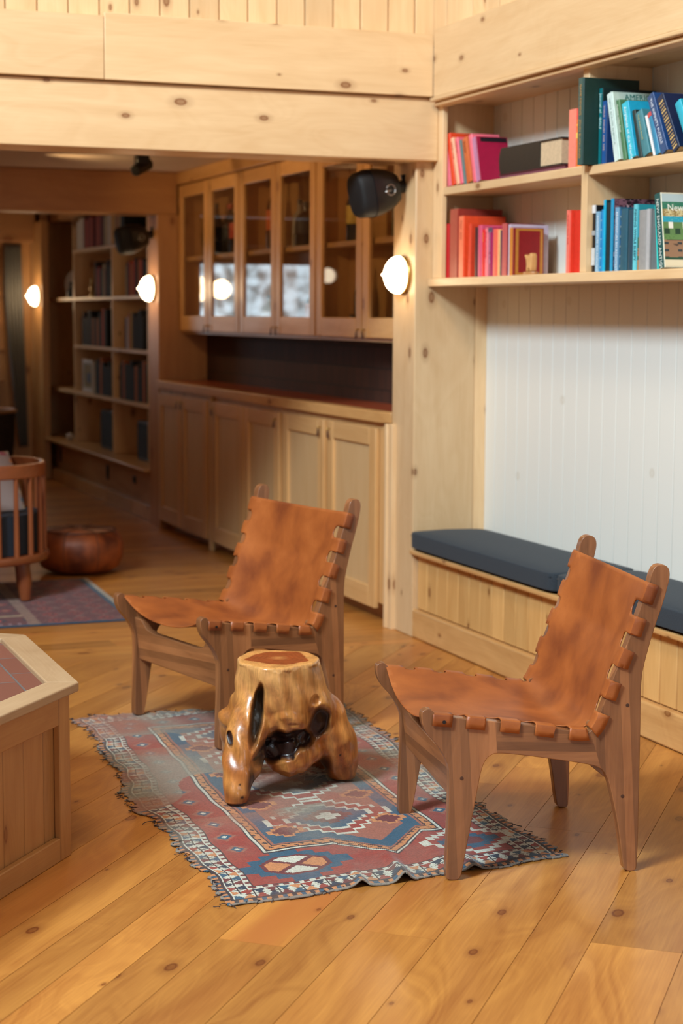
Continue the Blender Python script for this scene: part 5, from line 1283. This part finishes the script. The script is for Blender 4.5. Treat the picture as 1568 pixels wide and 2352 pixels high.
def make_rug():
    P00, P10, P01, P11 = [np.array(p) for p in ((1.112, 3.590), (2.020, 3.655), (1.195, 5.50), (2.125, 5.50))]
    na, nb = 236, 476; WA, LB = .93, 1.90
    u = np.linspace(0, 1, na+1); v = np.linspace(0, 1, nb+1); U, V = np.meshgrid(u, v, indexing='ij')
    X = (1-U)[..., None]*(1-V)[..., None]*P00+U[..., None]*(1-V)[..., None]*P10+(1-U)[..., None]*V[..., None]*P01+U[..., None]*V[..., None]*P11
    # wavy edges
    sl = (.022*np.sin(V*9+.5)+.012*np.sin(V*23)+.006*np.sin(V*70))*np.exp(-U*6)*np.sin(PI*np.clip(V*1.0, 0, 1))**.3
    sr_ = (.018*np.sin(V*8+2)+.008*np.sin(V*31))*np.exp(-(1-U)*6)*np.sin(PI*V)**.3
    X[..., 0] += sl+sr_-.02*np.sin(PI*V)*np.exp(-(1-U)*3)
    X[..., 1] += (.030*np.sin(U*7+.3)*np.exp(-(1-V)*14)+.012*np.sin(U*19)*np.exp(-(1-V)*20))+.006*np.sin(U*22)*np.exp(-V*20)
    hz = .0035+np.zeros_like(U)
    a, b_ = U*WA, V*LB
    for (ca, w_, h_, Lb) in ((.47, .018, .022, .16), (.36, .016, .014, .10), (.66, .018, .016, .12), (.60, .03, .010, .30)):
        hz += h_*np.exp(-((a-ca-.15*b_)/w_)**2)*np.exp(-(b_/Lb)**2)
    hz += .012*np.exp(-((b_-1.80)/.03)**2)*(.5+.5*np.sin(a*14+1))*np.clip((a-.1)/.2, 0, 1)+.006*np.exp(-((a-.78)/.05)**2)*np.exp(-((b_-1.0)/.2)**2)
    hz += .0012*(1+np.sin(a*40+b_*25))*.8
    ca_, cb_ = (U[:-1, :-1]+U[1:, 1:])/2*WA, (V[:-1, :-1]+V[1:, 1:])/2*LB
    col, hl = rug_pattern(ca_, cb_, WA, LB)
    # flatten under feet
    for (fx, fy, rr) in ((1.802, 4.154, .05), (1.534, 4.935, .05), (1.40, 5.47, .05), (1.39, 4.36, .07), (1.79, 4.52, .07), (1.69, 3.62, .06), (1.96, 5.02, .06), (1.50, 4.72, .06), (1.74, 4.63, .05)):
        k = np.exp(-((X[..., 0]-fx)**2+(X[..., 1]-fy)**2)/(rr*rr)); hz = hz*(1-k)+.003*k
    rim = np.exp(-((np.hypot((a-.60)/.05, (b_-.955)/.034)-1.1)/.35)**2); hz += .010*rim
    vs = np.stack([X[..., 0], X[..., 1], hz], -1).reshape(-1, 3)
    # ragged edge and hole: drop cells
    ii, jj = np.meshgrid(np.arange(na), np.arange(nb), indexing='ij')
    r1 = vnoise(cb_, cb_*0+3, 21, 60); r2 = vnoise(cb_, cb_*0+7, 22, 55); r3 = vnoise(ca_, ca_*0, 23, 50)
    ok = (hl > .95) & (ca_ > .014*r1*2) & (WA-ca_ > .012*r2*2) & (LB-cb_ > .016*r3*2) & (cb_ > .006*r3)
    # slit tear from the left edge
    ok &= ~((np.abs(cb_-.50-.1*ca_) < .003) & (ca_ < .10))
    I, J = ii[ok], jj[ok]; s1 = nb+1
    f = np.stack([I*s1+J, (I+1)*s1+J, (I+1)*s1+J+1, I*s1+J+1], -1)
    o = colmesh('worn_rug', vs.tolist(), f.tolist(), col[ok], M['rug'])
    o.modifiers.new('s', 'SOLIDIFY').thickness = .003; o.modifiers['s'].offset = -1
    tag(o, 'worn faded red, blue and white tribal rug with a hole, under the stool', 'rug')
    # loose threads
    th = MB(); random.seed(3)
    for k in range(26):
        a0 = random.uniform(0, 2*PI); x, y = 1.66+.05*math.cos(a0), 4.53+.035*math.sin(a0)
        x, y = 1.70+.05*math.cos(a0), 4.565-.02+.03*math.sin(a0)
    bx, by = [float(q) for q in (X[int(.60/WA*na), int(.955/LB*nb)])]
    for k in range(30):
        a0 = random.uniform(0, 2*PI); x, y = bx+.04*math.cos(a0), by+.028*math.sin(a0)
        p = [Vector((x, y, .013)), Vector((x+random.uniform(-.06, .06), y+random.uniform(-.05, .05), .03)), Vector((x+random.uniform(-.09, .09), y+random.uniform(-.07, .07), .02)), Vector((x+random.uniform(-.1, .1), y+random.uniform(-.08, .08), .008))]
        th.tube(bez(p, 10), .0006, 4)
    o1 = th.build('loose_threads', M['cord'], o, fix=False); tag(o1, kind='stuff')
    th = MB()
    for k in range(230):
        sd = random.random()
        if sd < .42: V_ = random.random(); i_, j_ = 0, int(V_*nb); dirn = (-1, 0)
        elif sd < .72: V_ = random.random(); i_, j_ = na, int(V_*nb); dirn = (1, 0)
        elif sd < .86: i_, j_ = int(random.random()*na), nb; dirn = (0, 1)
        else: i_, j_ = int(random.random()*na), 0; dirn = (0, -1)
        x, y = X[i_, j_]; ln = random.uniform(.002, .009) if random.random() > .03 else random.uniform(.02, .045)
        if dirn[1]: ln *= .6
        x -= dirn[0]*.012; y -= dirn[1]*.010
        p = [Vector((x, y, .004)), Vector((x+dirn[0]*ln*.6+random.uniform(-.01, .01), y+dirn[1]*ln*.6+random.uniform(-.01, .01), .008)), Vector((x+dirn[0]*ln+random.uniform(-.012, .012), y+dirn[1]*ln+random.uniform(-.012, .012), .004)), Vector((x+dirn[0]*ln*1.3+random.uniform(-.015, .015), y+dirn[1]*ln*1.3+random.uniform(-.015, .015), .0022))]
        th.tube(bez(p, 5), .0011, 4)
    o2 = th.build('fringe', M['cord_dark'], o, fix=False); tag(o2, kind='stuff')
make_rug()
def far_rug():
    x0, x1, y0, y1 = .0, 1.86, 7.23, 8.45; st = .008
    na, nb = int((x1-x0)/st), int((y1-y0)/st)
    A, Bv = np.meshgrid((np.arange(na)+.5)*st, (np.arange(nb)+.5)*st, indexing='ij')
    C_ = np.zeros(A.shape+(3,)); C_[:] = wcol(88, 26, 34)
    W_, L_ = na*st, nb*st; er = W_-A; ed = np.minimum(er, np.minimum(Bv, L_-Bv))
    put = lambda m, c: C_.__setitem__(m, c)
    side = (er < .42)
    # diamond lattice end panel
    u, v = (er-.05)/.11, Bv/.16; dm = np.abs((u % 1)-.5)+np.abs((v % 1)-.5)
    put(side & (dm > .47) & (dm < .53) & (((A+Bv)/.016).astype(int) % 2 == 0), wcol(140, 110, 98)); put(side & (dm < .36), wcol(130, 30, 32)); put(side & (dm < .22), wcol(44, 14, 22)); put(side & (dm < .1), wcol(160, 60, 44))
    put((er > .40) & (er < .45), wcol(150, 120, 100)); put((er > .40) & (er < .45) & ((Bv/.02).astype(int) % 2 == 0), wcol(80, 40, 44))
    lb = (er >= .45) & (Bv < .24)
    put(lb & (np.abs(Bv-.05) < .02) & ((A/.02).astype(int) % 2 == 0), wcol(130, 100, 110)); put(lb & (np.hypot((A % .17)-.085, (Bv-.14)*1.1) < .05), wcol(26, 20, 44)); put(lb & (np.hypot((A % .17)-.085, (Bv-.14)*1.1) < .028), wcol(190, 60, 50))
    put((er >= .45) & (np.abs(Bv-.25) < .014), wcol(160, 140, 110))
    fl = (er >= .45) & (Bv > .27); dm = np.abs((A/.16 % 1)-.5)+np.abs((Bv/.16 % 1)-.5)
    put(fl & (dm < .4), wcol(46, 18, 28)); put(fl & (dm < .25), wcol(140, 34, 38)); put(fl & (dm < .1), wcol(160, 120, 90))
    put(ed < .022, wcol(14, 58, 84))
    C_ *= (.75+.4*rng.rand(*A.shape))[..., None]
    vs = [(x0+i*st+(.05*(j/nb)), y0+j*st, .006) for i in range(na+1) for j in range(nb+1)]
    f = [(i*(nb+1)+j, (i+1)*(nb+1)+j, (i+1)*(nb+1)+j+1, i*(nb+1)+j+1) for i in range(na) for j in range(nb)]
    o = colmesh('far_rug', vs, f, C_.reshape(-1, 3), M['rug']); o.name = 'patterned_rug'
    o.modifiers.new('s', 'SOLIDIFY').thickness = .005
    tag(o, 'dark red patterned rug with blue edge under the round spindle chair', 'rug')
    fr = MB(); 
    for k in range(120):
        y = y0+(y1-y0)*k/119; fr.tube([(x1+.05*(k/119), y, .004), (x1+.02+.05*(k/119), y+random.uniform(-.006, .006), .003)], .003, 4)
    q = fr.build('fringe', M['cord'], o, fix=False); tag(q, kind='stuff')
far_rug()

# ================================================================== SPINDLE CHAIRS, POUF
def spindle_chair(cx, cy, r_, zb, zt, label, cush=True):
    e = empty('spindle_tub_chair', (cx, cy, 0), label, 'chair', 'round spindle-backed chairs')
    def arc(z, rad, h, w_, name):
        m = MB(); n = 64; vs = []; fs = []
        for k in range(n+1):
            a = R(-150)+R(300)*k/n
            for (dr, dz) in ((-w_, -h), (w_, -h), (w_, h), (-w_, h)): vs.append((cx+(rad+dr)*math.cos(a), cy+(rad+dr)*math.sin(a), z+dz))
        for k in range(n):
            for q in range(4): a = k*4; fs.append((a+q, a+(q+1) % 4, a+4+(q+1) % 4, a+4+q))
        fs += [(3, 2, 1, 0), (n*4, n*4+1, n*4+2, n*4+3)]
        return m.solid(vs, fs, g=(1, 0, 0), rnd=.4).build(name, M['teak'], e, bevel=.006, smooth='auto')
    arc(zt-.03, r_, .032, .011, 'top_rail')
    m = MB(); m.lathe([(r_*.80, zb-.02), (r_*1.05, zb-.02), (r_*1.07, zb), (r_*1.05, zb+.018), (r_*.80, zb+.018)], lambda a, c, q: (cx+a, cy+c, q), 56, g=(1, 0, 0), rnd=.3); m.build('seat_ring', M['teak'], e, smooth='auto', bevel=.004)
    for k in range(19):
        a = R(-140)+R(280)*k/18
        MB().tube([(cx+r_*math.cos(a), cy+r_*math.sin(a), zb+.015), (cx+r_*math.cos(a), cy+r_*math.sin(a), zt-.05)], [.013, .010], 10, rnd=.4).build('spindle', M['teak'], e, smooth='auto')
    for a in (-130, -45, 25, 150):
        a = R(a); MB().tube([(cx+r_*.88*math.cos(a), cy+r_*.88*math.sin(a), 0.011), (cx+r_*.86*math.cos(a), cy+r_*.86*math.sin(a), zb*.5), (cx+r_*.82*math.cos(a), cy+r_*.82*math.sin(a), zb-.01)], [.024, .036, .034], 14, rnd=.6).build('leg', M['teak'], e, smooth='auto')
    if cush:
        MB().lathe([(.001, zb+.02), (r_*.86, zb+.02), (r_*.90, zb+.06), (r_*.90, zb+.13), (r_*.84, zb+.16), (.001, zb+.17)], lambda a, c, q: (cx+a, cy+c, q), 40).build('seat_cushion', M['chair_fabric'], e, smooth='auto')
        MB().lathe([(r_*.70, zb+.02), (r_*.93, zb+.02), (r_*.93, zb+.20), (r_*.70, zb+.20)], lambda a, c, q: (cx+a, cy+c, q), 40).build('seat_lining', M['chair_fabric'], e, smooth='auto')
    return e
spindle_chair(1.30, 8.07, .335, .205, .635, 'round red-brown spindle chair at the left edge, in front of the pouf')
spindle_chair(1.385, 10.35, .32, .205, .64, 'second round spindle chair behind the first, by the far window', cush=True)
def pillow(c, size, rot, label):
    bm = bmesh.new(); bmesh.ops.create_grid(bm, x_segments=20, y_segments=20, size=.5)
    top = [v.co.copy() for v in bm.verts]; fs = [[v.index for v in f.verts] for f in bm.faces]; bm.free()
    vs = []; n = len(top); cols = []
    Rm_ = Matrix.Rotation(rot[2], 3, 'Z') @ Matrix.Rotation(rot[1], 3, 'Y') @ Matrix.Rotation(rot[0], 3, 'X')
    for s in (1, -1):
        for p in top:
            hx, hy = 1-(2*p.x)**4, 1-(2*p.y)**4; z = s*.5*max(hx*hy, 0)**.5
            v = Rm_ @ Vector((p.x*size[0], p.y*size[1], z*size[2])); vs.append(Vector(c)+v)
    faces = [tuple(f) for f in fs]+[tuple(n+i for i in f[::-1]) for f in fs]
    r_ = np.random.RandomState(2)
    for f in faces:
        p = top[f[0] % n]; q = r_.rand(); edge = max(abs(p.x), abs(p.y)) > .36
        cols.append(wcol(*((150, 134, 130) if not edge or q > .55 else random.choice([(190, 120, 60), (60, 110, 140), (180, 170, 150), (150, 60, 80)]))))
    o = colmesh('throw_pillow', vs, faces, cols, M['rug']); tag(o, label, 'pillow'); return o
pillow((1.36, 8.12, .485), (.40, .40, .15), (R(62), 0, R(20)), 'pale floral throw pillow on the dark seat of the spindle chair')
def pouf():
    cx, cy = 1.95, 8.80
    cx, cy = Vector((math.cos(yaw), -math.sin(yaw)))*(-1.335)+Vector((math.sin(yaw), math.cos(yaw)))*8.82
    e = empty('leather_pouf', (cx, cy, 0), 'low round patched red-brown leather pouf on the floor beside the far rug', 'pouf')
    sq = lambda a: 1+.012*math.sin(8*a)
    MB().lathe([(.001, .0145), (.16, .0145), (.200, .035), (.222, .09), (.222, .155), (.200, .205), (.165, .224), (.001, .230)], lambda a, c, q: (cx+a, cy+c, q), 64, sq=sq).build('leather_body', M['pouf'], e, smooth=True)
    s = MB()
    for k in range(8):
        a = 2*PI*k/8+.2; s.tube([(cx+r_*math.cos(a), cy+r_*math.sin(a), z) for r_, z in ((.03, .2315), (.165, .226), (.202, .207), (.224, .157), (.224, .09), (.202, .035))], .0022, 5)
    s.tube([(cx+.183*math.cos(t), cy+.183*math.sin(t), .219) for t in np.linspace(0, 2*PI, 40)], .003, 5)
    s.build('seams', M['dark_leather'], e)
pouf()
# grey upholstered armchair far left
ar = empty('grey_armchair', (1.75, 12.3, 0), 'grey rounded armchair back below the far window blind', 'armchair')
cx, cy = 1.62, 11.9
MB().lathe([(.001, .15), (.40, .15), (.42, .20), (.41, .62), (.38, .70), (.30, .715), (.001, .715)], lambda a, c, q: (cx+a, cy+c*.8, q), 40).build('back', plain('grey_felt', (.12, .11, .11), .9, noise=.2, nscale=90), ar, smooth=True)
for a, c in ((-.25, -.2), (.25, -.2), (-.25, .2), (.25, .2)): MB().tube([(cx+a, cy+c, 0), (cx+a*.95, cy+c*.95, .16)], [.015, .02], 8).build('leg', M['pine_dark'], ar)
wb = empty('wicker_basket', (2.25, 13.2, 0), 'dark wicker basket standing under the far window', 'basket')
MB().lathe([(.001, 0), (.20, 0), (.25, .30), (.26, .55), (.24, .56), (.22, .5), (.001, .48)], lambda a, c, q: (2.28+a, 13.55+c, q+.001), 30).build('basket_body', plain('dark_wicker', (.06, .035, .02), .8, noise=.7, nscale=60, bumpd=.01), wb, smooth='auto')
MB().tube([(2.28+.26*math.cos(t), 13.55+.26*math.sin(t), .56) for t in np.linspace(0, 2*PI, 30)], .014, 6).build('basket_rim', M['pine_dark'], wb)
